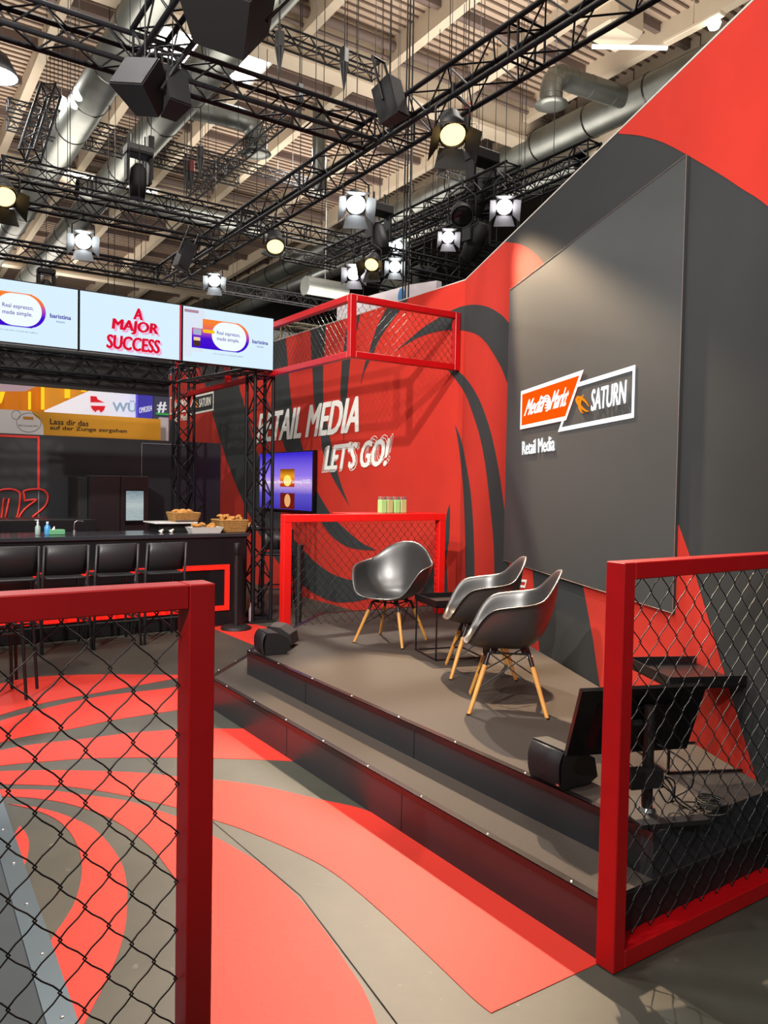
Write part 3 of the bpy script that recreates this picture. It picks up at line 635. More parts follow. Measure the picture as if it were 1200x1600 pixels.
def logo(f, N, off, parent, mw, mo, my, mbk=None, withtext=True):
    N = Vector(N)
    b = MB()
    sat = [(.415, -.235), (1.0, -.205), (1.0, .765), (.56, .765)]
    med = [(0, 0), (.492, 0), (.635, 1.0), (0, 1.0)]
    wdt = .0145
    if mbk:
        c = MB(); c.sheet([f(Vector(q)) + N * (off * .4) for q in sat], N, .001); c.build('logo_backing', mbk, parent)
    for q in strip_frame(sat, wdt, f, N, off, mw, 'l', parent): b.sheet([p + N * off * .7 for p in q], N, .001)
    b.build('logo_frame', mw, parent)
    c = MB(); c.sheet([f(Vector(q)) + N * (off * 1.2) for q in med], N, .001); c.build('logo_panel', mo, parent)
    b = MB()
    for q in strip_frame(med, wdt, f, N, off, mw, 'l', parent): b.sheet([p + N * off * 1.7 for p in q], N, .001)
    b.build('logo_frame', mw, parent)
    if not withtext: return
    o2 = off * 2.2
    textq('logo_lettering', 'Media', f(Vector((.045, .32))), f(Vector((.255, .32))), f(Vector((.09, .72))), N, mw, parent, o2, .035, shear=.2)
    textq('logo_lettering', 'Markt', f(Vector((.33, .32))), f(Vector((.49, .32))), f(Vector((.37, .74))), N, mw, parent, o2, .035, shear=.2)
    for k, rr in enumerate((.02, .045, .07)):
        b = MB(); pts = []
        for i in range(14):
            a = -2.4 + i * .36 + k * .4; pts.append(f(Vector((.30 + math.cos(a) * rr * .55, .5 + math.sin(a) * rr * 2.6))) + N * (o2 + .002))
        b.tube(pts, (f(Vector((1, 0))) - f(Vector((0, 0)))).length * .003, 5); b.build('logo_swirl', mw, parent)
    b = MB(); L = (f(Vector((1, 0))) - f(Vector((0, 0)))).length
    ring = [f(Vector((.640 + math.cos(a) * .052, .265 - math.cos(a) * .14 + math.sin(a) * .10))) + N * (o2) for a in [i * .25 for i in range(2, 24)]]
    b.tube(ring, [L * .0045 * (.35 + math.sin(i / (len(ring) - 1) * math.pi)) for i in range(len(ring))], 5)
    pl = [f(Vector((.655 - .045 * math.cos(a), .27 + .20 * math.sin(a)))) + N * (o2) for a in [-1.3 + i * .2 for i in range(14)]]
    b.tube(pl, [L * .0038 * (.3 + math.sin(i / 13 * math.pi)) for i in range(14)], 5); b.build('logo_planet', my, parent)
    textq('logo_lettering', 'SATURN', f(Vector((.704, .075))), f(Vector((.952, .085))), f(Vector((.708, .525))), N, mw, parent, o2, .04)
M_ORNG = mat('logo_orange_print', rgb(225, 45, 25), .6); M_YEL = mat('logo_yellow_print', rgb(235, 140, 30), .6)
LLp, LRp, ULp = onA(262, 683), onA(335, 651), onA(262, 620)
fA = lambda q: LLp + (LRp - LLp) * q.x + Vector((0, 0, (ULp.z - LLp.z))) * (q.y) 
# the back wall logo half hidden behind the bar truss
P0 = onA(266, 651); P1 = onA(334, 635); Pu = onA(334, 604)
LH = (Pu.z - P1.z)
fA = lambda q: Vector((XA, P0.y + (P1.y - P0.y) * q.x, P1.z + LH * q.y))
logo(fA, NA, .006, wallA, M_WHITEPR, M_ORNG, M_YEL, M_DARK)
textq('wall_lettering', 'Retail Media', onA(270, 660), onA(296, 656), onA(270, 650), NA, M_WHITEPR, wallA, .006, .03)
# small logo outline low on the side wall by the chairs
Q0 = onB(800, 916); Q1 = onB(824, 919); Qh = onB(824, 906).z - Q1.z
b = MB()
fS = lambda q: Q0 + (Q1 - Q0) * q.x + Vector((0, 0, Qh * q.y))
for q in strip_frame([(0, 0), (.9, 0), (1.0, 1.0), (0.1, 1.0)], .05, fS, NB, .004, M_WHITEPR, 'l', wallB): b.sheet([p + NB * .006 for p in q], NB, .001)
b.build('logo_frame', M_WHITEPR, wallB)

# ------------------------------------------------------------------ LED wall
PL = PB + NB * .016
L0 = opl(787, 874, PL, NB); L1 = opl(1052, 954, PL, NB)
zb = (opl(785.7, 877, PL, NB).z + opl(1049.7, 954, PL, NB).z) / 2; zt = (opl(793, 457, PL, NB).z + opl(1062, 250, PL, NB).z) / 2
led = thing('led_video_wall', 'large dark grey video wall showing a glowing logo on the charcoal wall', 'video wall', (L0.x, L0.y, zb))
c0 = Vector((L0.x, L0.y, 0)); c1 = Vector((L1.x, L1.y, 0))
b = MB(); b.sheet([c0 + Vector((0, 0, zb)), c1 + Vector((0, 0, zb)), c1 + Vector((0, 0, zt)), c0 + Vector((0, 0, zt))], -NB, .014); b.build('cabinet', mat('led_cabinet', rgb(40, 42, 44), .5), led)
M_LED = mat('led_screen_surface', rgb(54, 58, 59), .55, noise=.03, scale=6, emit=.10)
b = MB(); b.sheet([c0 + Vector((0, 0, zb + .004)) - DB * .004, c1 + Vector((0, 0, zb + .004)) + DB * .004, c1 + Vector((0, 0, zt - .004)) + DB * .004, c0 + Vector((0, 0, zt - .004)) - DB * .004], NB, .004); b.build('screen', M_LED, led)
for (a, e) in ((c0, c1),):
    b = MB(); b.bar(a + Vector((0, 0, zt)) + NB * .006, e + Vector((0, 0, zt)) + NB * .006, .0025, 5); b.bar(a + Vector((0, 0, zb)) + NB * .006, e + Vector((0, 0, zb)) + NB * .006, .002, 5); b.bar(e + Vector((0, 0, zb)) + NB * .004, e + Vector((0, 0, zt)) + NB * .004, .0018, 5); b.build('edge_trim', M_PURLIN, led)
G_W = glow('led_white', (1, 1, 1, 1), 1.5); G_O = glow('led_orange', rgb(255, 92, 10), 1.0); G_Y = glow('led_amber', rgb(255, 150, 30), 1.0)
onL = lambda x, y: opl(x, y, PL + NB * .004, NB)
a = onL(814, 671); e = onL(991, 651); u = onL(991, 571)
t_ = onL(814, 612)
hz = (u.z - e.z)
fL = lambda q: Vector((a.x + (e.x - a.x) * q.x, a.y + (e.y - a.y) * q.x, (a.z + (e.z - a.z) * q.x) + (q.y) * hz * .93))
a.z = a.z; 
# both frames share one height on the panel
zl0 = onL(814, 671).z; zl1 = onL(814, 612).z; zr0 = onL(990, 653).z; zr1 = onL(991, 572).z
print('logo z', zl0, zl1, zr0, zr1)
fL = lambda q: Vector((a.x + (e.x - a.x) * q.x, a.y + (e.y - a.y) * q.x, zl0 + (zl1 - zl0) * q.y))
logo(fL, NB, .004, led, G_W, G_O, G_Y)
textq('screen_lettering', 'Retail Media', onL(817, 711), onL(868, 704), onL(817, 690), NB, G_W, led, .006, .03, label='glowing white caption')

# ================================================================== STAGE
ST = .40; S1 = .22
stage = thing('stage', 'charcoal two-step corner stage carrying the three armchairs', 'stage', (2.5, 3.5, 0))
YN = 1.822
low = [(2.207, YN), (2.207, 5.58), (2.80, 6.17), (3.3, 6.3), (3.3, YN)]
up_ = [(2.50, YN), (2.50, 5.53), (3.12, 6.12), (3.87, 6.80), (5.52, 6.66), (5.50, 6.45)]
wb = lambda y: PB.x + (y - PB.y) * DB.x / DB.y
up_ += [(wb(6.4) - .01, 6.4), (wb(YN) - .01, YN)]
V3 = lambda P, z: [Vector((x, y, z)) for x, y in P]
b = MB(); b.sheet(V3(low, 0.001), (0, 0, 1), S1 - .006); b.build('lower_step', M_STAGE, stage)
b = MB(); b.sheet(V3(low, S1 - .005), (0, 0, 1), .005); b.build('lower_carpet', M_CARPET, stage)
b = MB(); b.sheet(V3(up_, S1), (0, 0, 1), ST - S1 - .005); b.sheet(V3([(3.25, YN), (3.25, 6.2), (3.87, 6.80), (5.52, 6.66), (wb(6.4) - .01, 6.4), (wb(YN) - .01, YN)], .002), (0, 0, 1), S1 - .002); b.build('upper_platform', M_STAGE, stage)
b = MB(); b.sheet(V3(up_, ST - .005), (0, 0, 1), .005); b.build('upper_carpet', M_CARPET, stage)
def trim(pts, z, nm='edge_trim'):
    b = MB()
    for i in range(len(pts) - 1):
        p, q = Vector((*pts[i], 0)), Vector((*pts[i + 1], 0)); d = (q - p).normalized(); nn = Vector((d.y, -d.x, 0))
        nn = nn if nn.dot(Vector((3.3, 4, 0)) - p) < 0 else -nn
        b.sheet([p + nn * .003 + Vector((0, 0, z - .03)), q + nn * .003 + Vector((0, 0, z - .03)), q + nn * .003 + Vector((0, 0, z + .003)), p + nn * .003 + Vector((0, 0, z + .003))], -nn, .004)
        b.sheet([p + nn * .003 + Vector((0, 0, z + .001)), q + nn * .003 + Vector((0, 0, z + .001)), q - nn * .035 + Vector((0, 0, z + .001)), p - nn * .035 + Vector((0, 0, z + .001))], Vector((0, 0, 1)), .002)
    b.build(nm, M_TRIM, stage)
trim([(2.207, YN), (2.207, 5.58)], S1); trim([(2.207, 5.58), (2.80, 6.17)], S1)
trim([(2.50, YN), (2.50, 5.53)], ST); trim([(2.50, 5.53), (3.12, 6.12), (3.87, 6.80)], ST); trim([(3.87, 6.80), (5.5, 6.66)], ST)
scr = [(2.222, YN + .15 + i * .47, S1) for i in range(8)] + [(2.515, YN + .2 + i * .5, ST) for i in range(8)] + [(2.36, 5.75, S1), (2.6, 5.98, S1), (2.85, 5.87, ST)]
for (x, y, z) in scr:
    b = MB(); b.lathe([(.007, z + .002), (.006, z + .006), (.001, z + .007)], (x, y, 0), 8); b.build('screw', M_SCREW, stage)
b = MB()
for yy in (3.05, 4.28):
    b = MB(); b.box(2.2055, 2.208, yy, yy + .004, .01, S1 - .03); b.build('panel_seam', M_BLACKM, stage)
    b = MB(); b.box(2.4975, 2.501, yy + .3, yy + .304, S1, ST - .03); b.build('panel_seam', M_BLACKM, stage)
# skirting screws and panel joint at the wall foot handled by wall; near end fascia
b = MB(); b.sheet(V3([(2.207, YN - .006), (wb(YN) - .02, YN - .006), (wb(YN) - .02, YN), (2.207, YN)], .001), (0, 0, 1), .21); b.build('end_fascia', M_BLACKM, stage)

# ================================================================== RED MESH FRAMES
def chain(b, O, U, V, W, H, cw=.053, ch=.12, r=.0021, N=None):
    """woven wire: each strand zigzags between two node columns"""
    O, U, V = Vector(O), Vector(U), Vector(V); N = Vector(N) if N else U.cross(V)
    nx = int(W / cw) + 2; hs = ch / 2; nz = int(H / hs) + 2
    for i in range(-1, nx):
        pts = []
        for j in range(nz + 1):
            x = i * cw + cw * ((i + j) % 2); z = j * hs
            s = 1 if (i + j) % 2 else -1
            q = [(x, z - .004, 0), (x + s * .004, z, .0016 * s), (x, z + .004, 0)]
            if j < nz:
                x2 = i * cw + cw * ((i + j + 1) % 2); z2 = z + hs
                q += [(x + (x2 - x) * .28, z + hs * .34, -.0006), (x + (x2 - x) * .72, z + hs * .66, .0006)]
            pts += q
        run = []
        for (x, z, n) in pts:
            if 0 <= x <= W and 0 <= z <= H: run.append(O + U * x + V * z + N * n)
            else:
                if len(run) > 1: b.tube(run, r, 5)
                run = []
        if len(run) > 1: b.tube(run, r, 5)
def post(nm, par, *a, m=None): b = MB(); b.bevbox(*a, b=.003); return b.build(nm, m or M_LACQ, par)
YR0, YR1 = 1.738, 1.818; TZ = 1.447
# right frame
XR0 = 2.182; XR1 = 3.262
fr = thing('mesh_barrier', 'red wooden barrier frame with wire mesh standing at the near end of the stage', 'barrier', (XR0, YR0, 0))
post('post', fr, XR0, XR0 + .06, YR0, YR1, 0.004, TZ);
post('top_rail', fr, XR0 + .0605, XR1 - .0005, YR0, YR1, TZ - .06, TZ); post('bottom_rail', fr, XR0 + .0605, XR1 - .0005, YR0, YR1, .004, .07)
b = MB(); chain(b, (XR0 + .06, YR0 + .055, .07), (1, 0, 0), (0, 0, 1), XR1 - XR0 - .06, TZ - .13); b.build('wire_mesh', M_WIRE, fr)
# left frame
XL1 = .712; XL0 = -.75; TL = 1.458
fr2 = thing('mesh_barrier', 'red wooden barrier frame with wire mesh in the left foreground', 'barrier', (XL0, 1.76, 0))
post('post', fr2, XL1 - .064, XL1, 1.76, 1.84, .004, TL); post('post', fr2, XL0, XL0 + .064, 1.76, 1.84, .004, TL)
post('top_rail', fr2, XL0 + .0645, XL1 - .0645, 1.76, 1.84, TL - .058, TL); post('bottom_rail', fr2, XL0 + .0645, XL1 - .0645, 1.76, 1.84, .004, .07)
b = MB(); chain(b, (XL0 + .064, 1.81, .07), (1, 0, 0), (0, 0, 1), XL1 - XL0 - .128, TL - .13); b.build('wire_mesh', M_WIRE, fr2)
# overhead frame projecting from the back wall
OX, OY, OZ0, OZ1 = 4.13, 6.74, 2.985, 3.62
of = thing('overhead_mesh_frame', 'red L-shaped mesh frame projecting high from the mural wall', 'mesh frame', (OX, OY, OZ0))
post('corner_post', of, OX, OX + .07, OY, OY + .07, OZ0, OZ1); post('wall_post', of, 5.49, 5.555, OY, OY + .07, OZ0, OZ1)
post('top_rail', of, OX + .0705, 5.4895, OY, OY + .07, OZ1 - .065, OZ1); post('bottom_rail', of, OX + .0705, 5.4895, OY, OY + .07, OZ0, OZ0 + .065)
YE = 11.9
post('top_rail', of, OX, OX + .07, OY + .0705, YE, OZ1 - .065, OZ1); post('bottom_rail', of, OX, OX + .07, OY + .0705, YE, OZ0, OZ0 + .065)
post('end_post', of, OX, OX + .07, YE, YE + .07, OZ0, OZ1); post('middle_post', of, OX, OX + .07, 9.9, 9.97, OZ0 + .065, OZ1 - .065)
b = MB(); chain(b, (OX + .07, OY + .035, OZ0 + .065), (1, 0, 0), (0, 0, 1), 1.29, OZ1 - OZ0 - .13, .045, .095, .0019); b.build('wire_mesh', M_WIRE, of)
b = MB(); chain(b, (OX + .035, OY + .07, OZ0 + .065), (0, 1, 0), (0, 0, 1), YE - OY - .07, OZ1 - OZ0 - .13, .045, .095, .0019); b.build('wire_mesh', M_WIRE, of)
# red high table with mesh front
TX0, TX1, TY, TT = 3.135, 4.955, 6.18, 1.422
tb = thing('high_table', 'red high table with a wire mesh front standing at the back of the stage', 'table', (TX0, TY, ST))
M_LACQ2 = mat('bright_red_lacquer', rgb(226, 22, 18), .42, noise=.04, scale=8)
post('leg', tb, TX0, TX0 + .075, TY, TY + .08, ST + .004, TT - .07, m=M_LACQ2); post('leg', tb, TX1 - .075, TX1, TY, TY + .08, ST + .004, TT - .07, m=M_LACQ2)
post('top', tb, TX0, TX1, TY, TY + .08, TT - .068, TT, m=M_LACQ2)
post('shelf', tb, oy(553, 800, TY + .1).x, TX1, TY + .081, TY + .50, TT - .03, TT, m=M_LACQ2)
post('leg', tb, TX0, TX0 + .075, TY + .34, TY + .42, .01, TT - .07, m=M_LACQ2) if False else None
b = MB(); chain(b, (TX0 + .075, TY + .04, ST + .01), (1, 0, 0), (0, 0, 1), TX1 - TX0 - .15, TT - ST - .085, .042, .09, .0018); b.build('wire_mesh', M_WIRE, tb)

# ================================================================== ARMCHAIRS
def rim(th):
    """rim point of the tub shell for angle th, 0 = front"""
    K = [(0, .255, 0, .395), (28, .235, .135, .402), (46, .215, .215, .440), (58, .165, .268, .545), (70, .10, .300, .625), (90, .0, .312, .650), (112, -.10, .305, .665), (128, -.175, .262, .690), (145, -.235, .185, .770), (162, -.27, .095, .822), (180, -.285, 0, .835)]
    s = 1 if th >= 0 else -1; th = abs(th)
    for i in range(len(K) - 1):
        if K[i][0] <= th <= K[i + 1][0]:
            t = (th - K[i][0]) / (K[i + 1][0] - K[i][0])
            p = [K[max(i - 1, 0)], K[i], K[i + 1], K[min(i + 2, len(K) - 1)]]
            if i == 0: p[0] = (-28, .235, -.135, .402)
            if i == len(K) - 2: p[3] = (198, -.27, -.095, .822)
            o = []
            for a in (1, 2, 3):
                p0, p1, p2, p3 = p[0][a], p[1][a], p[2][a], p[3][a]
                o.append(0.5 * (2 * p1 + (p2 - p0) * t + (2 * p0 - 5 * p1 + 4 * p2 - p3) * t * t + (3 * p1 - p0 - 3 * p2 + p3) * t ** 3))
            return Vector((o[0], o[1] * s, o[2]))
    return Vector(K[-1][1:])
def shell_mesh():
    b = MB(); n = 64; c = Vector((-.01, 0, .368)); rings = 13; vs = []
    for k in range(rings + 1):
        for i in range(n):
            th = -180 + 360 * i / n; R = rim(th)
            if k == rings:      # rolled lip
                d = Vector((R.x - c.x, R.y, 0)).normalized(); p = R + d * .020 + Vector((0, 0, -.004))
            else:
                t = (k + .6) / (rings - 1 + .6); u = min(1, t)
                ph = u * math.pi / 2; e = .62
                rr = math.sin(ph) ** e if ph > 0 else 0; zz = 1 - math.cos(ph) ** .75 if ph < math.pi / 2 - 1e-6 else 1
                lean = .86 + .14 * zz
                rr = rr * lean
                p = Vector((c.x + (R.x - c.x) * rr, R.y * rr, c.z + (R.z - c.z) * zz))
            vs.append(p)
    fs = [(k * n + i, k * n + (i + 1) % n, (k + 1) * n + (i + 1) % n, (k + 1) * n + i) for k in range(rings) for i in range(n)]
    fs.append(tuple(range(n))[::-1]); b.add(vs, fs, True); return b
def armchair(label, loc, rz, group):
    t = thing('armchair', label, 'armchair', loc, rz, group)
    s = shell_mesh().build('shell', M_SHELL, t, world=False)
    md = s.modifiers.new('thick', 'SOLIDIFY'); md.thickness = .007; md.offset = 0
    md = s.modifiers.new('sub', 'SUBSURF'); md.levels = 1; md.render_levels = 1
    feet = [(.225, .225), (.225, -.225), (-.215, .225), (-.215, -.225)]
    tops = []
    for (fx, fy) in feet:
        a = Vector((fx, fy, 0)); e = Vector((fx * .52, fy * .52, .345)); tops.append(e)
        b = MB(); b.cone(a, a.lerp(e, .80), .0115, .0155, 14); l = b.build('leg', M_WOOD, t, world=False)
        b = MB(); b.cone(a.lerp(e, .78), e, .0125, .011, 10); b.build('sleeve', M_BLACK, l, world=False)
        b = MB(); b.lathe([(.008, 0), (.013, .004), (.013, .010)], a, 10); b.build('foot_glide', M_BLACK, l, world=False)
    b = MB()
    for (i, j) in ((0, 1), (1, 3), (3, 2), (2, 0)):
        A, B = Vector((*feet[i], 0)), Vector((*feet[j], 0)); a0, a1 = A.lerp(tops[i], .42), tops[i]; b0, b1 = B.lerp(tops[j], .42), tops[j]
        b.bar(a0, b1, .0038, 6); b.bar(b0, a1, .0038, 6)
        b.bar(a1, b1, .006, 6)
    b.build('wire_bracing', M_BLACK, t, world=False)
    for (x, y) in ((.09, .09), (.09, -.09), (-.09, .09), (-.09, -.09)): b = MB(); b.cone((x, y, .345), (x * .9, y * .9, .375), .018, .022, 10); b.build('shock_mount', M_BLACK, t, world=False)
    return t
G = 'grey tub armchairs with wooden legs on the stage'
ch1 = armchair('anthracite tub armchair facing out beside the red high table, furthest of three', (3.685, 5.29, ST), math.atan2(-.45, -.89), G); ch1.scale = (1.0, 1.0, .985)
ch2 = dup(ch1, (3.614, 4.088, ST), math.atan2(.57, -.82), 'anthracite tub armchair half hidden behind the nearest armchair', G)
ch3 = dup(ch1, (3.20, 3.372, ST), math.atan2(.66, -.75), 'anthracite tub armchair nearest the camera, seen from its side', G)

# wire cube side tables
def side_table(label, loc, rz, group, s=.395, h=.405):
    t = thing('side_table', label, 'side table', loc, rz, group); r = .005
    b = MB(); C = [(0, 0), (s, 0), (s, s), (0, s)]
    for i in range(4):
        a, e = C[i], C[(i + 1) % 4]
        b.box(a[0] - r, a[0] + r, a[1] - r, a[1] + r, .0, h)
        for z in (.002, h - .01):
            x0, x1 = sorted((a[0], e[0])); y0, y1 = sorted((a[1], e[1])); b.box(x0 - r, x1 + r, y0 - r, y1 + r, z, z + .01)
    b.build('wire_frame', M_BLACK, t, world=False)
    b = MB(); z0 = h + .001; q = .012; w_ = .006
    b.box(-q, s + q, -q, s + q, z0, z0 + .008)
    for (x0, x1, y0, y1) in ((-q, s + q, -q, -q + w_), (-q, s + q, s + q - w_, s + q), (-q, -q + w_, -q + w_, s + q - w_), (s + q - w_, s + q, -q + w_, s + q - w_)): b.box(x0, x1, y0, y1, z0 + .008, z0 + .045)
    b.build('tray', mat('tray_black', rgb(24, 22, 24), .3), t, world=False)
    return t
st1 = side_table('black wire cube side table with tray between the armchairs', (3.562, 4.526, ST), math.atan2(-.099, .39), 'black wire side tables')
st2 = dup(st1, (3.071, 2.172, ST), math.atan2(-.171, .356), 'black wire cube side table with tray behind the near barrier mesh', 'black wire side tables')

# monitor speakers
def wedge(label, loc, rz, group):
    t = thing('floor_speaker', label, 'loudspeaker', loc, rz, group)
    pr = [(0.0, .004), (-.004, .08), (.012, .172), (.10, .165), (.185, .115), (.205, .03), (.15, .004)]
    b = MB(); b.sheet([Vector((x, 0, z)) for x, z in pr], (0, 1, 0), .21); b.build('cabinet', M_BLACKM, t, world=False)
    b = MB(); g = cat_rom([(-.003, .01), (-.016, .05), (-.016, .12), (.006, .165)], 4)
    vs = []
    for x, z in g: vs += [(x, .006, z), (x, .204, z)]
    b.add(vs, [(2 * i, 2 * i + 1, 2 * i + 3, 2 * i + 2) for i in range(len(g) - 1)], True); o = b.build('grille', mat('speaker_grille', rgb(34, 34, 38), .5), t, world=False)
    md = o.modifiers.new('t', 'SOLIDIFY'); md.thickness = .004
    b = MB(); b.box(-.0145, -.0115, .012, .028, .02, .045); b.build('badge', M_SCREW, o, world=False)
    return t
w1 = wedge('black wedge speaker on the stage edge beside the near monitor', (2.505, 2.285, ST), -.06, 'black wedge speakers on the stage edge')
w2 = dup(w1, (2.545, 5.30, ST), -.10, 'black wedge speaker at the far stage corner, front one of the pair', 'black wedge speakers on the stage edge')
w3 = dup(w1, (2.68, 5.56, ST), -.75, 'black wedge speaker at the far stage corner, turned and behind the other', 'black wedge speakers on the stage edge')

# confidence monitor seen from behind
mb = oz(1010, 1273, ST); mon = thing('stage_monitor', 'black flat monitor tilted back on a pole stand behind the near barrier', 'monitor', mb)
yw = -YAW + math.radians(13)
MR = Matrix.Rotation(yw, 3, 'Z')
def ml(x, y, z): return mb + MR @ Vector((x, y, z))
b = MB(); b.obox(ml(.05, 0, .012), .30, .26, .018, MR); b.build('base_plate', M_BLACKM, mon)
b = MB(); b.bar(ml(0, 0, .02), ml(0, 0, .44), .022, 14); b.build('pole', M_BLACKM, mon)
b = MB(); b.cone(ml(0, 0, .021), ml(0, 0, .035), .036, .03, 16); b.build('collar', M_STEEL, mon)
TM = MR @ Matrix.Rotation(math.radians(22), 3, 'X')
cM = ml(-.02, .07, .345 + .02)
sp_ = lambda x, y, z: cM + TM @ Vector((x, y, z))
b = MB(); b.obox(cM, .55, .022, .32, TM); b.obox(sp_(0, -.022, -.02), .36, .03, .2, TM); b.build('display', M_BLACKG, mon)
b = MB(); b.obox(sp_(0, -.05, -.02), .1, .04, .1, TM); b.build('mount', M_BLACKM, mon)
b = MB(); b.obox(ml(-.03, -.02, .16), .14, .06, .07, MR); b.build('cable_box', M_BLACKM, mon)
b = MB()
def wire(pts, r=.0035): b.tube(cat_rom(pts, 6), r, 6)
wire([sp_(.1, -.03, -.1), ml(.17, -.02, .2), ml(.20, .0, .1), ml(.14, .05, .03), ml(.25, .05, .012), ml(.36, 0, .012), ml(.30, -.08, .012), ml(.2, -.05, .015), ml(.02, -.03, .15)])
wire([ml(.03, -.03, .17), ml(.1, -.03, .14), ml(.13, .0, .05), ml(.2, -.02, .012), ml(.3, .04, .014), ml(.38, .06, .012), ml(.34, .12, .012)])
wire([ml(.04, .0, .15), ml(.10, .02, .13), ml(.12, .0, .08), ml(.08, -.02, .05), ml(.05, .0, .1)], .004)
for k in range(4):
    wire([ml(.3 + .055 * math.cos(t_) + .004 * k, .02 + .05 * math.sin(t_) * (1 + .1 * k), .008 + .007 * k) for t_ in [i * .7 for i in range(10)]], .003)
b.build('cable', M_BLACKM, mon)

# cartons and card on the high table
gM = mat('pale_green_drink', rgb(150, 205, 130), .35); tM = mat('clear_plastic', rgb(225, 225, 220), .08, trans=.9)
for i, (px, c_, lb) in enumerate(((597, 0, 'leftmost'), (607, 1, 'second from left'), (618, 0, 'third from left'), (628, 1, 'rightmost'))):
    p = oy(px, 802, TY + .2); hgt = .165
    t = thing('drink_carton', 'green drink carton on the red high table, %s of four' % lb, 'drink carton', (p.x, p.y, TT + .001), 0, 'drink cartons on the high table')
    b = MB(); b.bevbox(p.x - .034, p.x + .034, p.y - .034, p.y + .034, TT + .001, TT + .132, .005); b.build('body', gM if c_ == 0 else mat('tan_green_drink', rgb(168, 178, 120), .4), t)
    b = MB(); b.bevbox(p.x - .03, p.x + .03, p.y - .03, p.y + .03, TT + .1325, TT + hgt, .003); b.build('lid', tM, t)


# wall television with sunset picture
TVX = XA - .07; a = ox(411, 705, TVX); e = ox(490, 703, TVX); y0, y1 = e.y, 11.1; z1 = e.z; z0 = ox(487, 801, TVX).z
y1 = ox(406, 705, TVX).y
tv = thing('television', 'wall television showing a violet sunset over the sea, left of the slogan', 'television', (TVX, y0, z0))
b = MB(); b.bevbox(TVX, XA - .006, y0, y1, z0, z1, .004); b.build('casing', M_BLACKG, tv)
sky = glow_ramp('sunset_picture', 2, 0.02, z1 - z0 - .02, [(0, rgb(60, 48, 170)), (.30, rgb(96, 84, 200)), (.44, rgb(190, 160, 225)), (.5, rgb(206, 170, 232)), (.62, rgb(150, 120, 235)), (1, rgb(62, 46, 208))], 1.0, noise=.06)
b = MB(); b.box(TVX - .003, TVX + .001, y0 + .03, y1 - .015, z0 + .02, z1 - .02); s_ = b.build('screen', sky, tv)
sun = glow_ramp('sun_tile', 2, (z1 - z0) * .39, (z1 - z0) * .71, [(0, rgb(150, 30, 20)), (.3, rgb(230, 90, 20)), (.6, rgb(240, 160, 30)), (1, rgb(110, 40, 10))], 1.0)
def tvq(x0, x1, ya, yb, m, off, nm): 
    A = ox(x0, ya, TVX - off); B = ox(x1, yb, TVX - off); b = MB(); b.box(TVX - off - .001, TVX - off, min(A.y, B.y), max(A.y, B.y), min(A.z, B.z), max(A.z, B.z)); return b.build(nm, m, tv)
tvq(438, 460, 733, 761, sun, .006, 'picture_tile')
tvq(438, 460, 770, 796, glow('sun_reflection', rgb(110, 26, 20), 1), .006, 'picture_tile')
for (px, py, ry, rz_, m_) in ((449, 751, .13, .085, glow('sun_disc', rgb(255, 225, 110), 1.1)), (449, 782, .10, .10, glow('sun_mirror', rgb(235, 170, 110), 1))):
    c = ox(px, py, TVX - .009); b = MB(); b.sheet([(c.x, c.y + ry * math.cos(t), c.z + rz_ * math.sin(t)) for t in [i * math.pi / 12 for i in range(24)]], NA, .001); b.build('sun_image', m_, tv)
textq('screen_lettering', 'Experience a New Era of Samsung OLED', ox(412, 757, TVX - .012), ox(485, 757, TVX - .012), ox(412, 750, TVX - .012), NA, glow('tv_text', (1, 1, 1, 1), 1), tv, .001, .0)

# ================================================================== BAR
YB = 8.637; XB1 = 3.88; BT = 1.10
bar = thing('bar_counter', 'long black bar counter with red outlined front below the screens', 'bar counter', (XB1, YB, 0))
M_BARB = mat('bar_black_laminate', rgb(26, 24, 27), .3)
b = MB(); b.bevbox(-1.5, XB1, YB, YB + .75, .005, BT - .045, .004); b.build('body', M_BARB, bar)
b = MB(); b.bevbox(-1.52, XB1 + .02, YB - .03, YB + .78, BT - .044, BT, .004); b.build('worktop', mat('bar_worktop', rgb(48, 50, 56), .18), bar)
M_NEON = mat('red_strip', rgb(255, 34, 22), .4, emit=.55)
def redframe(x0, x1, z0, z1, w_=.055):
    b = MB(); f_ = YB - .018
    b.box(x0, x1, f_, YB - .001, z1 - w_, z1); b.box(x0, x1, f_, YB - .001, z0, z0 + w_); b.box(x0, x0 + w_, f_, YB - .001, z0 + w_, z1 - w_); b.box(x1 - w_, x1, f_, YB - .001, z0 + w_, z1 - w_)
    b.build('red_frame', M_NEON, bar)
redframe(-.2, 3.66, .19, .73)
# items on the bar
def bottle(label, px, colr, h, r, pump=False, cat='bottle'):
    p = oy(px, 838, YB + .35); t = thing('bottle', label, cat, (p.x, p.y, BT + .001))
    b = MB(); b.lathe([(r * .9, 0), (r, .01), (r, h * .6), (r * .4, h * .78), (r * .38, h * .86)], (p.x, p.y, BT + .001), 16); b.build('body', colr, t)
    b = MB(); b.lathe([(r * .42, h * .86), (r * .42, h)], (p.x, p.y, BT + .001), 12)
    if pump: b.bar((p.x, p.y, BT + h), (p.x, p.y, BT + h * 1.12), .006); b.box(p.x - .03, p.x + .008, p.y - .008, p.y + .008, BT + h * 1.12, BT + h * 1.18)
    b.build('cap', mat('white_cap', rgb(225, 228, 228), .4), t)
bottle('clear pump bottle on the bar worktop at left', 59, mat('clear_liquid', rgb(150, 170, 165), .2), .14, .028, True)
bottle('light blue bottle on the bar worktop beside the pump bottle', 74, mat('blue_liquid', rgb(70, 150, 205), .25), .14, .032)
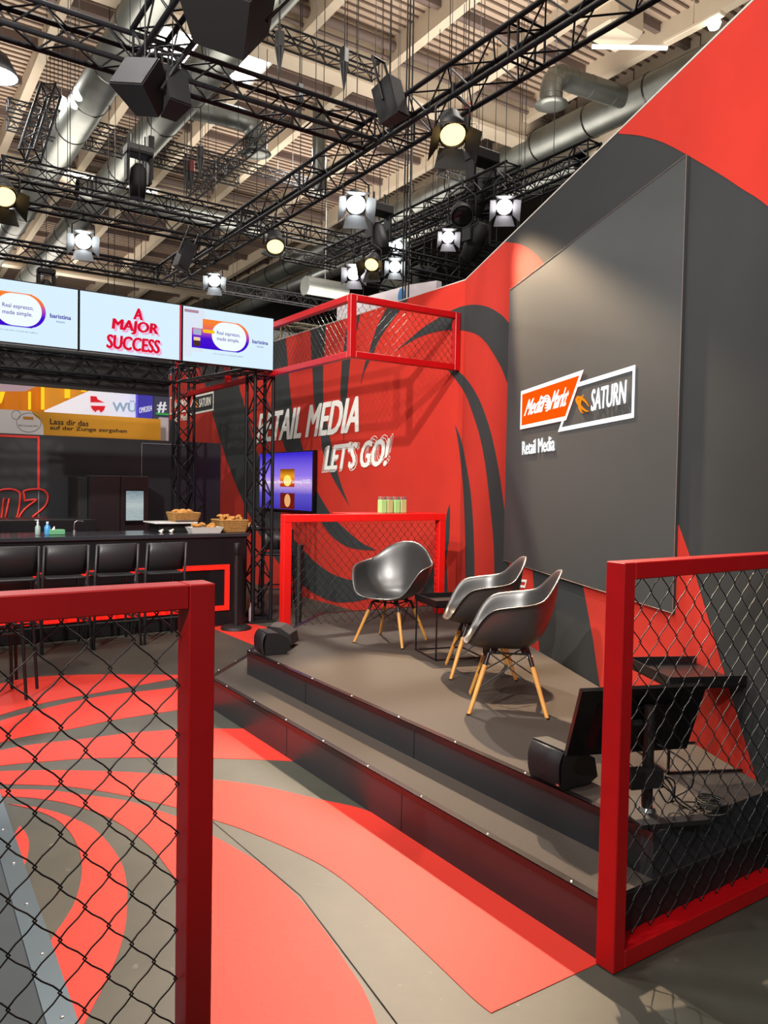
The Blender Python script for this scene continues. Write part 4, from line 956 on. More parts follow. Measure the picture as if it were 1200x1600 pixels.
p = oy(88, 838, YB + .35); b = MB(); b.bevbox(p.x - .08, p.x + .08, p.y - .06, p.y + .06, BT + .001, BT + .055, .005); o = b.build('tissue_box', mat('tissue_green', rgb(96, 160, 118), .6)); tag(o, 'green tissue box on the bar worktop', 'tissue box')
b = MB(); b.cone((p.x - .03, p.y, BT + .05), (p.x - .02, p.y, BT + .09), .02, .004, 7); b.build('tissue', M_WHITEPR, o)
# back shelf of the bar, tap
bs = MB(); bs.bevbox(-1.2, 2.62, 10.6, 11.35, .005, 1.18, .005); tag(bs.build('back_counter', M_BARB), 'black back counter behind the bar, left of the refrigerator', 'counter')
b = MB(); p = oy(116, 838, YB + .62); b.tube(cat_rom([(p.x, p.y, BT + .001), (p.x, p.y, BT + .10), (p.x + .03, p.y, BT + .13), (p.x + .1, p.y, BT + .125)], 5), .007, 8); b.cone((p.x, p.y, BT + .001), (p.x, p.y, BT + .03), .02, .016, 12); tag(b.build('water_tap', M_STEEL), 'chrome water tap on the bar worktop', 'tap')
# pastries
def basket(label, px0, px1, Y, z, h, dp, group):
    a = oy(px0, 830, Y); e = oy(px1, 830, Y); w_ = e.x - a.x; t = thing('wicker_basket', label, 'basket', (a.x + w_ / 2, Y + dp / 2, z), 0, group)
    mW = mat('wicker', rgb(178, 132, 72), .7, noise=.25, scale=60, bump=.8, bscale=120)
    b = MB(); k = 7; n = 18
    for i in range(k):
        zz = h * (i + .5) / k; ex = .012 * i * .35; x0, x1, y0, y1 = -w_ / 2 + .02 - ex, w_ / 2 - .02 + ex, -dp / 2 + .015 - ex, dp / 2 - .015 + ex
        pts = []
        for (p_, q_) in (((x0, y0), (x1, y0)), ((x1, y0), (x1, y1)), ((x1, y1), (x0, y1)), ((x0, y1), (x0, y0))):
            for j in range(n): u = j / n; s = .004 * (1 if (j + i) % 2 else -1); d = Vector((q_[0] - p_[0], q_[1] - p_[1], 0)).normalized(); pts.append((p_[0] + (q_[0] - p_[0]) * u + d.y * s, p_[1] + (q_[1] - p_[1]) * u - d.x * s, zz))
        b.tube(pts, h / k * .55, 5, closed=True)
    b.box(-w_ / 2 + .03, w_ / 2 - .03, -dp / 2 + .03, dp / 2 - .03, .002, .012); b.build('weave', mW, t, world=False)
    return t, w_
M_PAST = mat('baked_pastry', rgb(196, 138, 66), .5, noise=.3, scale=30)
bp_ = MB(); pth = [(-.045, -.012, .0), (-.03, .006, .012), (0, .014, .018), (.03, .006, .012), (.045, -.012, 0)]
bp_.tube(cat_rom(pth, 4), [.006 + .016 * math.sin(math.pi * i / 16) for i in range(17)], 8)
pastry0 = bp_.build('pastry', M_PAST); used = [False]
def pastries(n, cx, cy, z, wx, wy, label, group, dark=False):
    for i in range(n):
        o = pastry0 if not used[0] else pastry0.copy()
        if used[0]: COL.objects.link(o)
        used[0] = True
        lay = i // 6
        o.location = (cx + random.uniform(-1, 1) * wx / 2, cy + random.uniform(-1, 1) * wy / 2, z + .01 + .026 * lay * .8)
        o.rotation_euler = (random.uniform(-.3, .3), random.uniform(-.3, .3), random.uniform(0, 6.28)); o['label'] = label; o['category'] = 'pastry'; o['group'] = group
bk, w_ = basket('round-rimmed wicker basket of pastries at the right end of the bar', 346, 387, YB + .12, BT + .001, .15, .30, 'wicker baskets'); x_, y_ = bk.location.x, bk.location.y
pastries(18, x_, y_, BT + .12, w_ * .75, .2, 'golden pastry heaped in the wicker basket at the right end of the bar', 'pastries in the right basket')
tr = thing('serving_stand', 'black riser stand at the back of the bar under the tray and left basket', 'stand', (3.0, YB + .5, BT))
b = MB(); b.bevbox(2.93, 3.28, YB + .35, YB + .7, BT + .001, BT + .10, .004); b.build('riser', M_BLACKM, tr)
pl = MB(); pl.bevbox(2.86, 3.38, YB + .28, YB + .74, BT + .1015, BT + .118, .006); tag(pl.build('serving_tray', mat('white_china', rgb(225, 225, 222), .25)), 'flat white tray of brown cakes raised on the black stand', 'tray')
bk2, w2_ = basket('square wicker basket of croissants on the raised white tray', 272, 312, YB + .42, BT + .1195, .11, .26, 'wicker baskets')
pastries(12, bk2.location.x, bk2.location.y, BT + .1195 + .08, w2_ * .7, .16, 'golden croissant heaped in the square basket on the raised tray', 'croissants in the left basket')
for i in range(7):
    b = MB(); x = 3.14 + i * .03; b.bevbox(x, x + .026, YB + .3, YB + .40, BT + .119, BT + .142, .004); tag(b.build('brownie', mat('brownie', rgb(84, 68, 62), .7)), 'dark brown cake slice lying in a row on the raised white tray', 'cake', 'cake slices on the tray')
a = oy(298, 832, YB + .03); e = oy(349, 832, YB + .03); ds = thing('serving_dish', 'square white china dish of pastries at the front edge of the bar', 'dish', ((a.x + e.x) / 2, YB + .12, BT + .001)); hx = (e.x - a.x) / 2
b = MB()
def tray_shell(b, hx, hy, h, fl, th=.008):
    o0 = [(-hx + fl, -hy + fl, 0), (hx - fl, -hy + fl, 0), (hx - fl, hy - fl, 0), (-hx + fl, hy - fl, 0)]; o1 = [(-hx, -hy, h), (hx, -hy, h), (hx, hy, h), (-hx, hy, h)]
    i1 = [(-hx + th, -hy + th, h), (hx - th, -hy + th, h), (hx - th, hy - th, h), (-hx + th, hy - th, h)]; i0 = [(-hx + fl + th, -hy + fl + th, th), (hx - fl - th, -hy + fl + th, th), (hx - fl - th, hy - fl - th, th), (-hx + fl + th, hy - fl - th, th)]
    V = o0 + o1 + i1 + i0; F = [(3, 2, 1, 0), (12, 13, 14, 15)]
    for s in (0, 4, 8):
        for i in range(4): j = (i + 1) % 4; F.append((s + i, s + j, s + 4 + j, s + 4 + i))
    b.add(V, F)
tray_shell(b, hx, .10, .07, .03); b.build('bowl', MATS['white_china'], ds, world=False)
pastries(10, ds.location.x, ds.location.y, BT + .05, hx * 1.3, .1, 'small pastry lying in the square white dish on the bar', 'pastries in the white dish')
p = oy(396, 829, YB + .5); pt = MB(); pt.lathe([(.05, 0), (.11, .012), (.115, .016), (.1, .014), (.01, .008)], (p.x - .06, p.y, BT + .03), 20)
# small ledge table right of the bar, behind the tower
lt = thing('standing_table', 'small black standing table behind the right bar tower', 'table', (p.x, p.y, 0)); b = MB(); b.bevbox(p.x - .25, p.x + .2, p.y - .22, p.y + .25, BT, BT + .028, .004); b.build('top', M_BLACKM, lt); b = MB(); b.bar((p.x, p.y, .01), (p.x, p.y, BT), .03, 12); b.lathe([(.2, .003), (.2, .015), (.03, .02)], (p.x, p.y, 0), 20); b.build('pedestal', M_BLACKM, lt)
tag(pt.build('plate', MATS['white_china']), 'white plate of pastries behind the right bar tower', 'plate')
pastries(4, p.x - .06, p.y, BT + .05, .1, .1, 'pastry on the white plate behind the right bar tower', 'pastries on the plate')
for (px, lb) in ((254, 'left'), (270, 'right')):
    q = oy(px, 836, YB + .3); b = MB(); b.cone((q.x - .03, q.y, BT + .002), (q.x + .01, q.y, BT + .04), .035, .008, 6); tag(b.build('crumpled_napkin', M_WHITEPR), 'crumpled white napkin on the bar, %s of two' % lb, 'napkin')

# bar truss: two towers and top beams
tw = (3.98, 8.62, .28)
def tower(label, x, y, z1, s=.24):
    t = truss(label, (x + s / 2, y + s / 2, .02), (x + s / 2, y + s / 2, z1), s, up=(0, 1, 0), r=.022, rb=.010, pitch=.26, name='truss_tower')
    b = MB(); b.bevbox(x - .06, x + s + .06, y - .06, y + s + .06, .003, .018, .003); b.build('base_plate', M_BLACKM, t); return t
tower('black truss tower in front of the right end of the bar', 3.98, 8.66, 3.02)
tower('black truss tower further back behind the bar baskets', 4.0, 11.4, 3.42)
MT2 = mat('truss_gloss_black', rgb(30, 32, 36), .22, .4)
truss('black truss beam joining the two bar towers under the right screen', (4.1, 8.95, 3.22), (4.1, 11.35, 3.30), .24, r=.022, m=MT2, name='truss_beam')
truss('black truss beam along the back of the bar under the screens', (-.6, 11.5, 3.30), (3.95, 11.5, 3.30), .26, r=.022, m=MT2, name='truss_beam')
truss('black truss beam right behind the advertising screens', (-.6, 8.82, 3.24), (4.2, 8.82, 3.24), .24, r=.022, m=MT2, name='truss_beam')
b = MB(); b.bevbox(-1, 3.95, 11.7, 11.74, oy(100, 607, 11.7).z, 3.75, .003); tag(b.build('fascia_board', M_BLACKM), 'dark fascia board below the rear bar truss', 'board')

# advertising screens
YS = 8.5; SZ0, SZ1 = 3.035, 3.665
def screen(label, x0, x1):
    t = thing('advertising_screen', label, 'screen', (x0, YS, SZ0)); b = MB(); b.bevbox(x0 + .002, x1 - .002, YS, YS + .07, SZ0, SZ1, .004); b.build('casing', M_BLACKG, t)
    b = MB(); b.box(x0 + .012, x1 - .012, YS - .003, YS + .001, SZ0 + .012, SZ1 - .012)
    b.build('display', glow('screen_light_blue' , rgb(214, 236, 250), 1.05), t); return t
onS = lambda x, y: oy(x, y, YS - .003); NS = Vector((0, -1, 0))
M_NAVY = glow('screen_navy', rgb(52, 40, 160), 1); M_CRIM = glow('screen_crimson', rgb(222, 18, 52), 1); M_PINK = glow('screen_pink', rgb(238, 180, 215), 1); M_GREY = glow('screen_greyblue', rgb(130, 150, 170), 1)
M_SGRAD = glow_ramp('screen_sunset_gradient', 2, .14, .47, [(0, rgb(58, 10, 205)), (.45, rgb(72, 20, 205)), (.68, rgb(190, 80, 170)), (.82, rgb(238, 110, 80)), (1, rgb(250, 130, 50))], 1.0)
M_SWHITE = glow('screen_white', rgb(238, 248, 255), 1.05); M_SYEL = glow('screen_yellow', rgb(250, 195, 20), 1)
def quadS(t, nm, x0, x1, z0, z1, m, off, rnd=0.0, seg=10):
    """rounded rectangle in screen-local units 0..1"""
    X0, Z0 = t.location.x, SZ0; W, H = 1.095, SZ1 - SZ0; r = rnd
    pts = []
    if rnd == 0: pts = [(x0, z0), (x1, z0), (x1, z1), (x0, z1)]; pts = [(x * W, z * H) for x, z in pts]
    else:
        a0, a1, c0_, c1_ = x0 * W, x1 * W, z0 * H, z1 * H; R_ = (c1_ - c0_) / 2 * rnd
        for (cx, cz, st_) in ((a1 - R_, c0_ + R_, -90), (a1 - R_, c1_ - R_, 0), (a0 + R_, c1_ - R_, 90), (a0 + R_, c0_ + R_, 180)):
            for k in range(seg + 1): t2 = math.radians(st_ + 90 * k / seg); pts.append((cx + R_ * math.cos(t2), cz + R_ * math.sin(t2)))
    b = MB(); b.sheet([(X0 + x, YS - .003 - off, Z0 + z) for x, z in pts], NS, .0008); return b.build(nm, m, t)
def stext(t, s, x0, x1, z0, z1, m, off=.006, bold=.012, shear=0.0, nm='screen_lettering'):
    X0, Z0 = t.location.x, SZ0; W, H = 1.095, SZ1 - SZ0; P = lambda x, z: Vector((X0 + x * W, YS - .003, Z0 + z * H))
    return textq(nm, s, P(x0, z0), P(x1, z0), P(x0, z1), NS, m, t, off, bold, shear=shear)
XS = [4.145 - 1.117 * k for k in (3, 2, 1, 0)]; XS = [.794, 1.918, 3.014, 4.14]
def coffee(t):
    # coffee machine advert
    quadS(t, 'picture', .085, .62, .27, .80, M_SGRAD, .001)
    quadS(t, 'picture', .30, .735, .27, .80, M_SGRAD, .0015, .999)
    quadS(t, 'picture', .315, .70, .285, .785, M_SWHITE, .003, .999)
    quadS(t, 'picture', .62, .735, .60, .9, glow('screen_light_blue', None, 1), .0002)
    quadS(t, 'picture', .02, .235, .80, .95, glow('machine_white', rgb(222, 232, 246), 1), .004, .3)
    quadS(t, 'picture', .02, .17, .88, .93, glow('machine_rose', rgb(176, 138, 160), 1), .005, .5)
    quadS(t, 'picture', .02, .215, .62, .80, glow('machine_white', None, 1), .004)
    quadS(t, 'picture', .02, .10, .10, .62, glow('machine_white', None, 1), .004)
    quadS(t, 'picture', .10, .225, .20, .27, glow('machine_white', None, 1), .004)
    quadS(t, 'picture', .115, .20, .50, .61, glow('machine_chrome', rgb(170, 176, 205), 1), .005, .3)
    quadS(t, 'picture', .12, .19, .30, .40, glow('coffee_brown', rgb(80, 48, 40), 1), .005)
    quadS(t, 'picture', .12, .19, .40, .46, glow('coffee_foam', rgb(240, 205, 160), 1), .005)
    quadS(t, 'picture', .215, .345, .555, .615, M_SYEL, .006, .9)
    stext(t, 'Real espresso,', .37, .63, .535, .62, M_NAVY); stext(t, 'made simple.', .37, .62, .43, .515, M_NAVY)
    stext(t, 'baristina', .77, .955, .475, .545, M_NAVY, bold=.03); stext(t, 'PHILIPS', .825, .90, .41, .435, M_NAVY)
    stext(t, 'JOIN THE NEW COFFEE MOVEMENT', .33, .67, .185, .21, M_GREY)
s1 = screen('left advertising screen with the espresso advert, cut by the picture edge', XS[0], XS[1]); coffee(s1)
s2 = screen('middle advertising screen reading a major success in crimson', XS[1], XS[2])
for k, (dx, dz, m_, of_) in enumerate(((.022, -.035, M_PINK, .003), (0, 0, M_CRIM, .006))):
    stext(s2, 'A', .505 + dx, .60 + dx, .625 + dz, .82 + dz, m_, of_, .06, .1); stext(s2, 'MAJOR', .30 + dx, .755 + dx, .365 + dz, .60 + dz, m_, of_, .055, .1); stext(s2, 'SUCCESS', .25 + dx, .775 + dx, .09 + dz, .325 + dz, m_, of_, .055, .1)
quadS(s2, 'picture', .972, .988, .02, .98, M_CRIM, .002)
s3 = screen('right advertising screen with the espresso advert above the bar tower', XS[2], XS[3]); coffee(s3)

# wall behind the bar
YW = 12.0; xw1 = oy(345, 693, YW).x; zw = 2.33
b = MB(); b.box(-3, xw1, YW, YW + .12, 0, zw); wbk = struct('wall_bar', b, mat('bar_wall_black', rgb(38, 40, 44), .55, noise=.04, scale=3))
onW = lambda x, y: oy(x, y, YW); NW = Vector((0, -1, 0))
M_RLINE = mat('red_line_print', rgb(215, 50, 40), .5); M_GLINE = mat('grey_line', rgb(120, 120, 122), .5)
def lineW(p, q, w_, m):
    A, B = onW(*p), onW(*q); b = MB(); b.box(min(A.x, B.x) - w_ / 2, max(A.x, B.x) + w_ / 2, YW - .006, YW - .001, min(A.z, B.z) - w_ / 2, max(A.z, B.z) + w_ / 2); b.build('wall_line', m, wbk)
zq = onW(62, 685).z
for (p, q, w_, m_) in (((-40, 685), (62, 685), .03, M_RLINE), ((62, 685), (62, 766), .03, M_RLINE), ((61, 766), (61, 822), .012, M_GLINE), ((222, 693), (290, 693), .012, M_GLINE), ((222, 693), (222, 745), .012, M_GLINE)):
    A, B = onW(*p), onW(*q)
    b = MB()
    if abs(p[0] - q[0]) > abs(p[1] - q[1]): b.box(A.x, B.x, YW - .006, YW - .001, B.z if p[0] < 0 else A.z, (B.z if p[0] < 0 else A.z) + w_)
    else: b.box(A.x - w_, A.x, YW - .006, YW - .001, B.z, A.z)
    b.build('wall_line', m_, wbk)
def pline(pts, closed=False):
    b = MB(); b.tube([onW(x / 5.4545, 570 + y / 5.4545) + NW * .006 for x, y in pts], .016, 6, closed=closed); return b.build('wall_number', M_RLINE, wbk)
pline(cat_rom([(210, 1160), (206, 1110), (206, 1075), (300, 1060), (370, 1070), (405, 1110), (403, 1165), (375, 1215), (320, 1262), (265, 1305)], 3) + [(380, 1305), (362, 1362), (155, 1362)] + cat_rom([(157, 1330), (170, 1285), (215, 1225), (300, 1160), (300, 1148), (210, 1160)], 3)[:-1], True)
pline(cat_rom([(-110, 1362), (-100, 1300), (-60, 1120), (0, 1070), (90, 1060), (155, 1080), (172, 1125), (150, 1280), (110, 1350), (60, 1362)], 3), True)
pline([(35, 1140), (78, 1136), (46, 1310), (5, 1316)], True)
# refrigerator
xf0, xf1 = oy(141, 742, 11.2).x, oy(232, 745, 11.2).x
fg = thing('refrigerator', 'tall black two-door refrigerator with a lit display behind the bar', 'refrigerator', (xf0, 11.2, 0)); M_FR = mat('fridge_black', rgb(42, 34, 37), .3, .3)
b = MB(); b.bevbox(xf0 - .005, xf1 + .005, 11.24, 11.9, .02, 1.765, .006); b.build('body', M_BLACKM, fg)
xm = xf0 + (xf1 - xf0) * .51
d1 = MB(); d1.bevbox(xf0, xm - .004, 11.19, 11.238, .04, 1.76, .006); d1.build('door', M_FR, fg)
d2 = MB(); d2.bevbox(xm + .004, xf1, 11.19, 11.238, .04, 1.76, .006); d2 = d2.build('door', M_FR, fg)
A, B = oy(197, 767, 11.18), oy(224, 813, 11.18)
b = MB(); b.box(A.x - .01, B.x + .01, 11.180, 11.189, B.z - .06, A.z + .02); b.build('display_bezel', M_BLACKG, d2)
b = MB(); b.box(A.x, B.x, 11.176, 11.1795, B.z, A.z); b.build('display', glow_ramp('fridge_picture', 2, 1.27, 1.65, [(0, rgb(150, 165, 170)), (.4, rgb(188, 200, 200)), (1, rgb(120, 140, 150))], .9, noise=.4), d2)
b = MB(); b.bevbox(xf0 - .14, xf0 - .01, 11.3, 11.9, .01, 1.74, .004); tag(b.build('cabinet_panel', M_BLACKM), 'narrow black panel at the left flank of the refrigerator', 'panel')

# bar stools
def stool(label, loc, rz, group):
    t = thing('bar_chair', label, 'bar chair', loc, rz, group)
    M_ST = mat('stool_plastic', rgb(40, 41, 44), .45)
    b = MB()
    for k in range(1):
        n = 8; vs = []
        for i in range(n + 1):
            u = i / n * 2 - 1; yb = -.19 + .03 * u * u * -1
            for z, ww in ((.76, .195), (.92, .205), (1.055, .20)): vs.append((u * ww, -.19 - .035 * (1 - u * u) - (z - .76) * .16, z))
        fs = []
        for i in range(n):
            for j in range(2): a = i * 3 + j; fs.append((a, a + 3, a + 4, a + 1))
        b.add(vs, fs, True)
    o = b.build('backrest', M_ST, t, world=False); md = o.modifiers.new('t', 'SOLIDIFY'); md.thickness = .014
    b = MB(); b.bevbox(-.2, .2, -.19, .2, .71, .735, .01); b.build('seat', M_ST, t, world=False)
    for sx in (-1, 1):
        b = MB(); b.tube([(sx * .235, -.27, 0), (sx * .21, -.20, .70), (sx * .205, -.255, 1.05)], .014, 8); b.build('leg', M_ST, t, world=False)
        b = MB(); b.tube([(sx * .225, .24, 0), (sx * .195, .18, .71)], .014, 8); b.build('leg', M_ST, t, world=False)
    b = MB(); b.bar((-.226, .225, .26), (.226, .225, .26), .01); b.bar((-.228, -.245, .26), (.228, -.245, .26), .01)
    for sx in (-1, 1): b.bar((sx * .228, -.245, .26), (sx * .22, .225, .26), .01)
    b.build('footrest', M_ST, t, world=False)
    return t
sp = []
pxs = [105, 185, 262, 25]
labs = ['black bar chair at the counter, third from its right end of the row', 'black bar chair at the counter, second from the right end of the row', 'black bar chair at the counter, rightmost of the row', 'black bar chair at the counter, leftmost one at the picture edge']
st0 = None
for px, lb in zip(pxs, labs):
    p = oy(px, 860, 8.02)
    if st0 is None: st0 = stool(lb, (p.x, 8.29, 0), 0, 'black bar chairs along the counter')
    else: dup(st0, (p.x, 8.29, 0), 0, lb, 'black bar chairs along the counter')
p = oy(430, 840, 9.7); dup(st0, (p.x + .05, 9.75, 0), 2.6, 'black bar chair standing behind the right bar tower', 'black bar chairs behind the tower')
p = oz(466, 978, .0)
b = MB(); b.cone((p.x, p.y, .01), (p.x, p.y, .97), .038, .052, 4); o = b.build('table_leg_post', M_BLACKM); tag(o, 'black tapered wooden post standing behind the red high table mesh', 'post')
# stacked low stools at left
def lowstool(label, loc, rz, group):
    t = thing('stool', label, 'stool', loc, rz, group)
    b = MB(); b.bevbox(-.19, .19, -.19, .19, .70, .725, .008); b.build('seat', M_BLACKM, t, world=False)
    for sx in (-1, 1):
        for sy in (-1, 1):
            b = MB(); b.cone((sx * .20, sy * .20, .005), (sx * .17, sy * .17, .70), .013, .013, 8); b.build('leg', M_BLACK, t, world=False)
    b = MB()
    for sx in (-1, 1): b.bar((sx * .178, -.178, .55), (sx * .178, .178, .55), .009); b.bar((-.178, sx * .178, .52), (.178, sx * .178, .52), .009)
    b.build('rail', M_BLACK, t, world=False); return t
p = oz(25, 1090, 0)
l0 = lowstool('black backless stool, foremost in the cluster behind the left barrier', (.86, 6.62, 0), .1, 'black stools behind the left barrier')
dup(l0, (.93, 6.66, .055), .22, 'black backless stool stacked on the foremost one behind the left barrier', 'black stools behind the left barrier')
# stanchion
p = oz(372, 978, 0); p.y -= .17; p.x -= .10; sn = thing('stanchion', 'black barrier stanchion on a round base at the bar corner', 'stanchion', (p.x, p.y, .003))
b = MB(); b.lathe([(.175, 0), (.175, .02), (.15, .035), (.03, .04)], (p.x, p.y, .003), 30); b.build('base', M_BLACKM, sn)
b = MB(); b.bar((p.x, p.y, .04), (p.x, p.y, .90), .026, 16); b.build('pole', mat('stanchion_black', rgb(30, 31, 33), .4), sn)
b = MB(); b.lathe([(.026, .86), (.034, .865), (.034, .99), (.028, 1.0), (.002, 1.0)], (p.x, p.y, 0), 20); b.build('belt_head', M_BLACKM, sn)
# bottles and clutter by the tower foot
for (px, py, c_, lb) in ((386, 945, rgb(160, 140, 105), 'tan bottle leaning by the bar corner'), (392, 962, rgb(205, 175, 185), 'pale pink bottle on the floor by the tower foot')):
    q = oz(px, py + 10, .003); b = MB(); b.lathe([(.03, .003), (.032, .02), (.032, .16), (.012, .2), (.012, .24), (.001, .24)], (q.x, q.y, 0), 12); tag(b.build('bottle', mat('clutter_%d' % px, c_, .4)), lb, 'bottle')

# ================================================================== STANDS BEHIND
# yellow banner over the bar wall
YN_ = 16.0
A, B = oy(0, 640, YN_), oy(251, 655, YN_); zt_ = B.z; zb_ = 2.2
bn = thing('banner', 'long ochre banner with German slogan above the wall behind the bar', 'banner', (B.x, YN_, zb_))
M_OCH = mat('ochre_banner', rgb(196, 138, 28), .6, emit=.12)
b = MB(); b.box(A.x - 1.5, B.x, YN_, YN_ + .08, zb_, zt_); b.build('board', M_OCH, bn)
onN = lambda x, y: oy(x, y, YN_)
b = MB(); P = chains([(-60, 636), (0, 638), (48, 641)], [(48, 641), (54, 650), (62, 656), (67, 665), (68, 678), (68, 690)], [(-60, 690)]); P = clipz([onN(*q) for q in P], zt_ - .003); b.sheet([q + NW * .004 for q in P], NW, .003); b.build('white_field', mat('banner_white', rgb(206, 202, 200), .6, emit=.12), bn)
for (cx, cy, rx, rz_) in ((45, 660, 19, 15), (25, 648, 7, 7)):
    b = MB(); pts = [onN(cx + rx * math.cos(t), cy + rz_ * math.sin(t)) + NW * .009 for t in [i * math.pi / 14 for i in range(28)]]; b.tube(pts, .006, 4, closed=True); b.build('badge_outline', mat('badge_grey', rgb(150, 148, 150), .6), bn)
M_TXT = mat('banner_text', rgb(62, 42, 26), .6)
textq('banner_lettering', 'Lass dir das', onN(78, 662.5), onN(138, 666), onN(78, 654), NW, M_TXT, bn, .01, .02)
textq('banner_lettering', 'auf der Zunge zergehen', onN(78, 672.5), onN(198, 678), onN(78, 664.5), NW, M_TXT, bn, .01, .02)
textq('banner_lettering', 'BSH Consumer Smile', onN(29, 666), onN(59, 667), onN(29, 663.3), NW, M_TXT, bn, .01, .0)
b = MB(); q0, q1 = onN(36, 655), onN(52, 651.5); b.box(q0.x, q1.x, YN_ - .012, YN_ - .008, q0.z, q1.z); b.build('badge_bar', mat('badge_gold', rgb(205, 140, 50), .6), bn)
b = MB(); A = oy(250, 652, 16.6); B = oy(263, 690, 16.6); b.box(A.x, B.x, 16.6, 16.7, 0, A.z); tag(b.build('partition_panel', mat('pale_panel', rgb(188, 188, 194), .7)), 'pale grey partition panel right of the ochre banner', 'panel')
# bright booth further back
YV = 22.0; onV = lambda x, y: oy(x, y, YV)
A, B = onV(60, 600), onV(216, 690)
bo = thing('exhibition_booth', 'brightly lit white booth wall with red shield and grey letters', 'booth', (A.x, YV, 0))
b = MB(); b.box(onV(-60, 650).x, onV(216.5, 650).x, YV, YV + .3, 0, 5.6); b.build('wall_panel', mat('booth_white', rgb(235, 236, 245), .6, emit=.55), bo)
M_SH = glow('shield_red', rgb(214, 40, 48), 1.0); M_WG = glow('grey_letter', rgb(150, 168, 188), 1.0)
P = [onV(*q) + NW * .02 for q in ((141, 619), (150, 619.5), (152, 624), (160, 628), (163, 629), (141, 628.5))]; b = MB(); b.sheet(P, NW, .02); P = [onV(*q) + NW * .02 for q in ((141, 634), (164, 634.5), (162, 641), (157, 645), (155, 641), (151, 641), (149, 644), (144, 640))]; b.sheet(P, NW, .02); b.build('shield_emblem', M_SH, bo)
textq('booth_lettering', 'WÜ', onV(175, 643), onV(213, 644), onV(175, 625), NW, M_WG, bo, .03, .04)
# ochre canopy
oc_ = thing('exhibition_canopy', 'yellow canopy fascia with glowing light strips beyond the bar', 'booth', (onV(0, 600).x, 19, 3))
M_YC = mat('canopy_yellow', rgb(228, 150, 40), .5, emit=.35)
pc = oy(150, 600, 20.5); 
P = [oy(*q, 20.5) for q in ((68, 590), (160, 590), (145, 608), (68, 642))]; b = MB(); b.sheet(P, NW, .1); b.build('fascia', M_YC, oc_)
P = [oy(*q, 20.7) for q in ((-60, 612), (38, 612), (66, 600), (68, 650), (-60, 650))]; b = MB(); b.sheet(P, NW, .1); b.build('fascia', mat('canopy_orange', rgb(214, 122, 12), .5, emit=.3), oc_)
for (x0, x1, y0_, y1_) in ((44, 48, 612, 640), (64, 69, 604, 640), (101, 109, 600, 622), (127, 134, 600, 612)):
    P = [oy(*q, 20.35) for q in ((x0, y0_), (x1, y0_), (x1, y1_), (x0, y1_))]; b = MB(); b.sheet(P, NW, .03); b.build('light_strip', glow('strip_yellow', rgb(255, 205, 40), 1.1), oc_)
P = [oy(*q, 20.35) for q in ((-60, 614), (8, 612), (2, 630), (-60, 640))]; b = MB(); b.sheet(P, NW, .03); b.build('light_strip', MATS['strip_yellow'], oc_)
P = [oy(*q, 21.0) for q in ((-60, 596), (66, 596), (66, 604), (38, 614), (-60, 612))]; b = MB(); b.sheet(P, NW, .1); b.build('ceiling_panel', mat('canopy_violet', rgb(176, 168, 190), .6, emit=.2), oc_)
textq('canopy_lettering', 'zum Genuss', oy(72, 619, 20.45), oy(96, 611, 20.45), oy(72, 613, 20.45), NW, mat('canopy_text', rgb(160, 100, 30), .6), oc_, .02, .0)
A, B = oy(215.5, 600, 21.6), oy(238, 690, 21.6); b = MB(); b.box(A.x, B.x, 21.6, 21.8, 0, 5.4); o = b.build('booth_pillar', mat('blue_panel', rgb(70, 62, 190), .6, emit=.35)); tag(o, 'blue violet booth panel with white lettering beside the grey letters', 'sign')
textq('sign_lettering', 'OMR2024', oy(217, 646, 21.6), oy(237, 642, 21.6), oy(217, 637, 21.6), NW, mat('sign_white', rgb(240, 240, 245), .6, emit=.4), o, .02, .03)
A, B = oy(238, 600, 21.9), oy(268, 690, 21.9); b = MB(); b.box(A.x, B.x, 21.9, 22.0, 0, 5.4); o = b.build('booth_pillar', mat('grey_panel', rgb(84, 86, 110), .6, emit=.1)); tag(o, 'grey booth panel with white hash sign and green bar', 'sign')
textq('sign_lettering', '#', oy(245, 645, 21.9), oy(260, 645, 21.9), oy(245, 628, 21.9), NW, MATS['sign_white'], o, .02, .03)
A, B = oy(244, 645, 21.88), oy(263, 649, 21.88); b = MB(); b.box(A.x, B.x, 21.86, 21.9, B.z, A.z); b.build('green_bar', mat('sign_green', rgb(60, 180, 90), .6, emit=.3), o)
# two track lamps above the booth letters
for (px, lb) in ((168, 'left'), (209, 'right')):
    p = oy(px, 612, 19.5); b = MB(); b.cone((p.x, p.y, p.z), (p.x, p.y, p.z + .12), .12, .04, 12); b.bar((p.x, p.y, p.z + .1), (p.x, p.y, 12.999), .01); tag(b.build('track_lamp', M_BLACKM), 'black track lamp above the booth letters, %s of two' % lb, 'lamp')
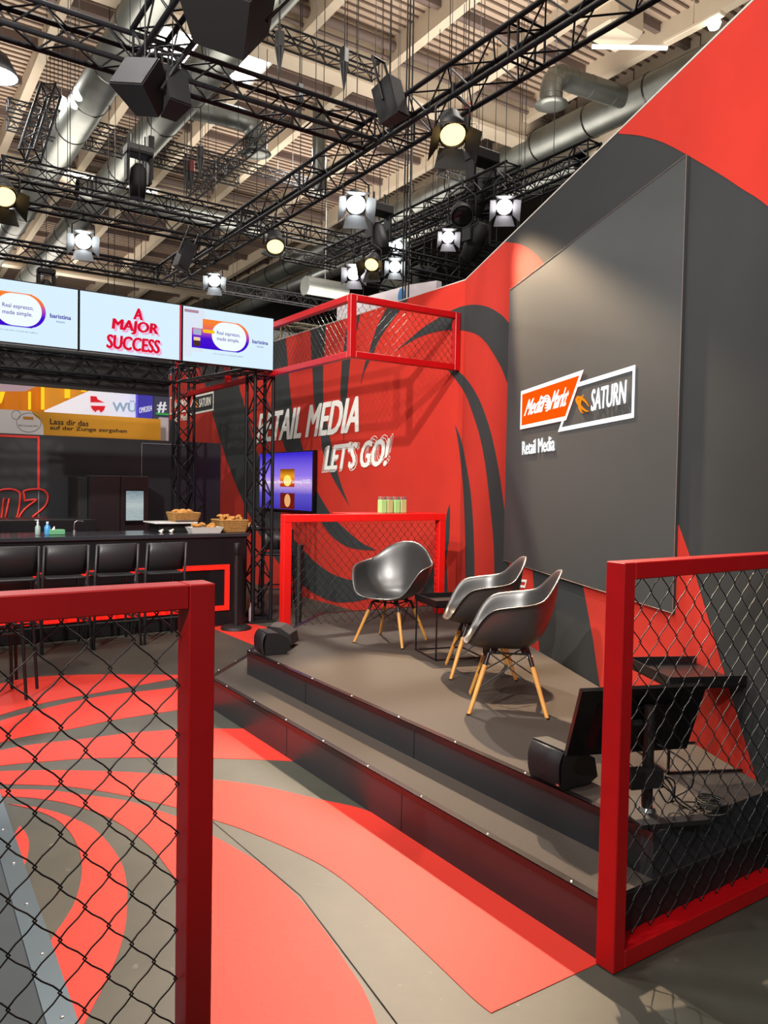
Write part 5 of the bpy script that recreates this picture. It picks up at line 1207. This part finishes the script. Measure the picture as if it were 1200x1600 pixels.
# white booth peeking over the red wall
YQ = 8.6; A, B = oy(555, 490, 13.2), oy(620, 470, 13.2)
P = [ox(*q, 7.4) for q in ((534, 478), (560, 470), (650, 446), (690, 440))]; P = P + [Vector((7.4, P[-1].y, 0)), Vector((7.4, P[0].y, 0))]
b = MB(); b.sheet(P, NA, .1); o = b.build('booth_panel', mat('booth_pale', rgb(222, 216, 220), .6, emit=.15)); tag(o, 'pale booth panel peeking over the top of the red mural wall', 'panel')
c = ox(627, 462, 7.28); b = MB(); b.sheet([(c.x, c.y + .09 * math.cos(t), c.z + .12 * math.sin(t)) for t in [i * math.pi / 8 for i in range(16)]], NA, .004); b.build('blue_dot', mat('blue_dot', rgb(70, 150, 220), .5), o)
# mechanical duct piece above the screens far away
for i, (px, py, lb) in enumerate(((508, 452, 'left'), (640, 460, 'right'))):
    p = oy(px, py, 18 if i else 24); b = MB(); b.bar((p.x - .8, p.y, p.z), (p.x + .8, p.y, p.z), .34, 20); b.bar((p.x, p.y, p.z), (p.x, p.y, 12.999 if p.x < 17.3 else 15.0), .02, 6); tag(b.build('air_duct', M_DUCT), 'shiny duct segment far behind the overhead mesh frame, %s of two' % lb, 'air duct')

# ================================================================== FOREGROUND RAMP AT LEFT
r0 = oz(-2, 1232, .03); r1 = oz(126, 1606, .03)
d = (r1 - r0).normalized(); r0 = r0 - d * .35; r1 = r1 + d * .9; nl = Vector((-d.y, d.x, 0)); nl = nl if nl.x < 0 else -nl
rp = thing('floor_platform', 'blue grey floor plate with metal edge behind the left barrier', 'floor plate', (r0.x, r0.y, 0))
b = MB(); b.sheet([Vector((p.x, p.y, .003)) for p in (r0, r1, r1 + nl * 2.4, r0 + nl * 2.4)], (0, 0, 1), .024); b.build('plate', mat('plate_bluegrey', rgb(56, 66, 74), .7, spec=.2, noise=.05, scale=5), rp)
b = MB(); b.sheet([Vector((p.x, p.y, .0275)) for p in (r0, r1, r1 + nl * .085, r0 + nl * .085)], (0, 0, 1), .003); b.build('edge_strip', M_ALU, rp)
for k in range(9):
    q = r0 + d * (.15 + k * .38) + nl * .04; b = MB(); b.lathe([(.007, 0), (.005, .003), (.001, .004)], (q.x, q.y, .031), 8); b.build('screw', M_SCREW, rp)
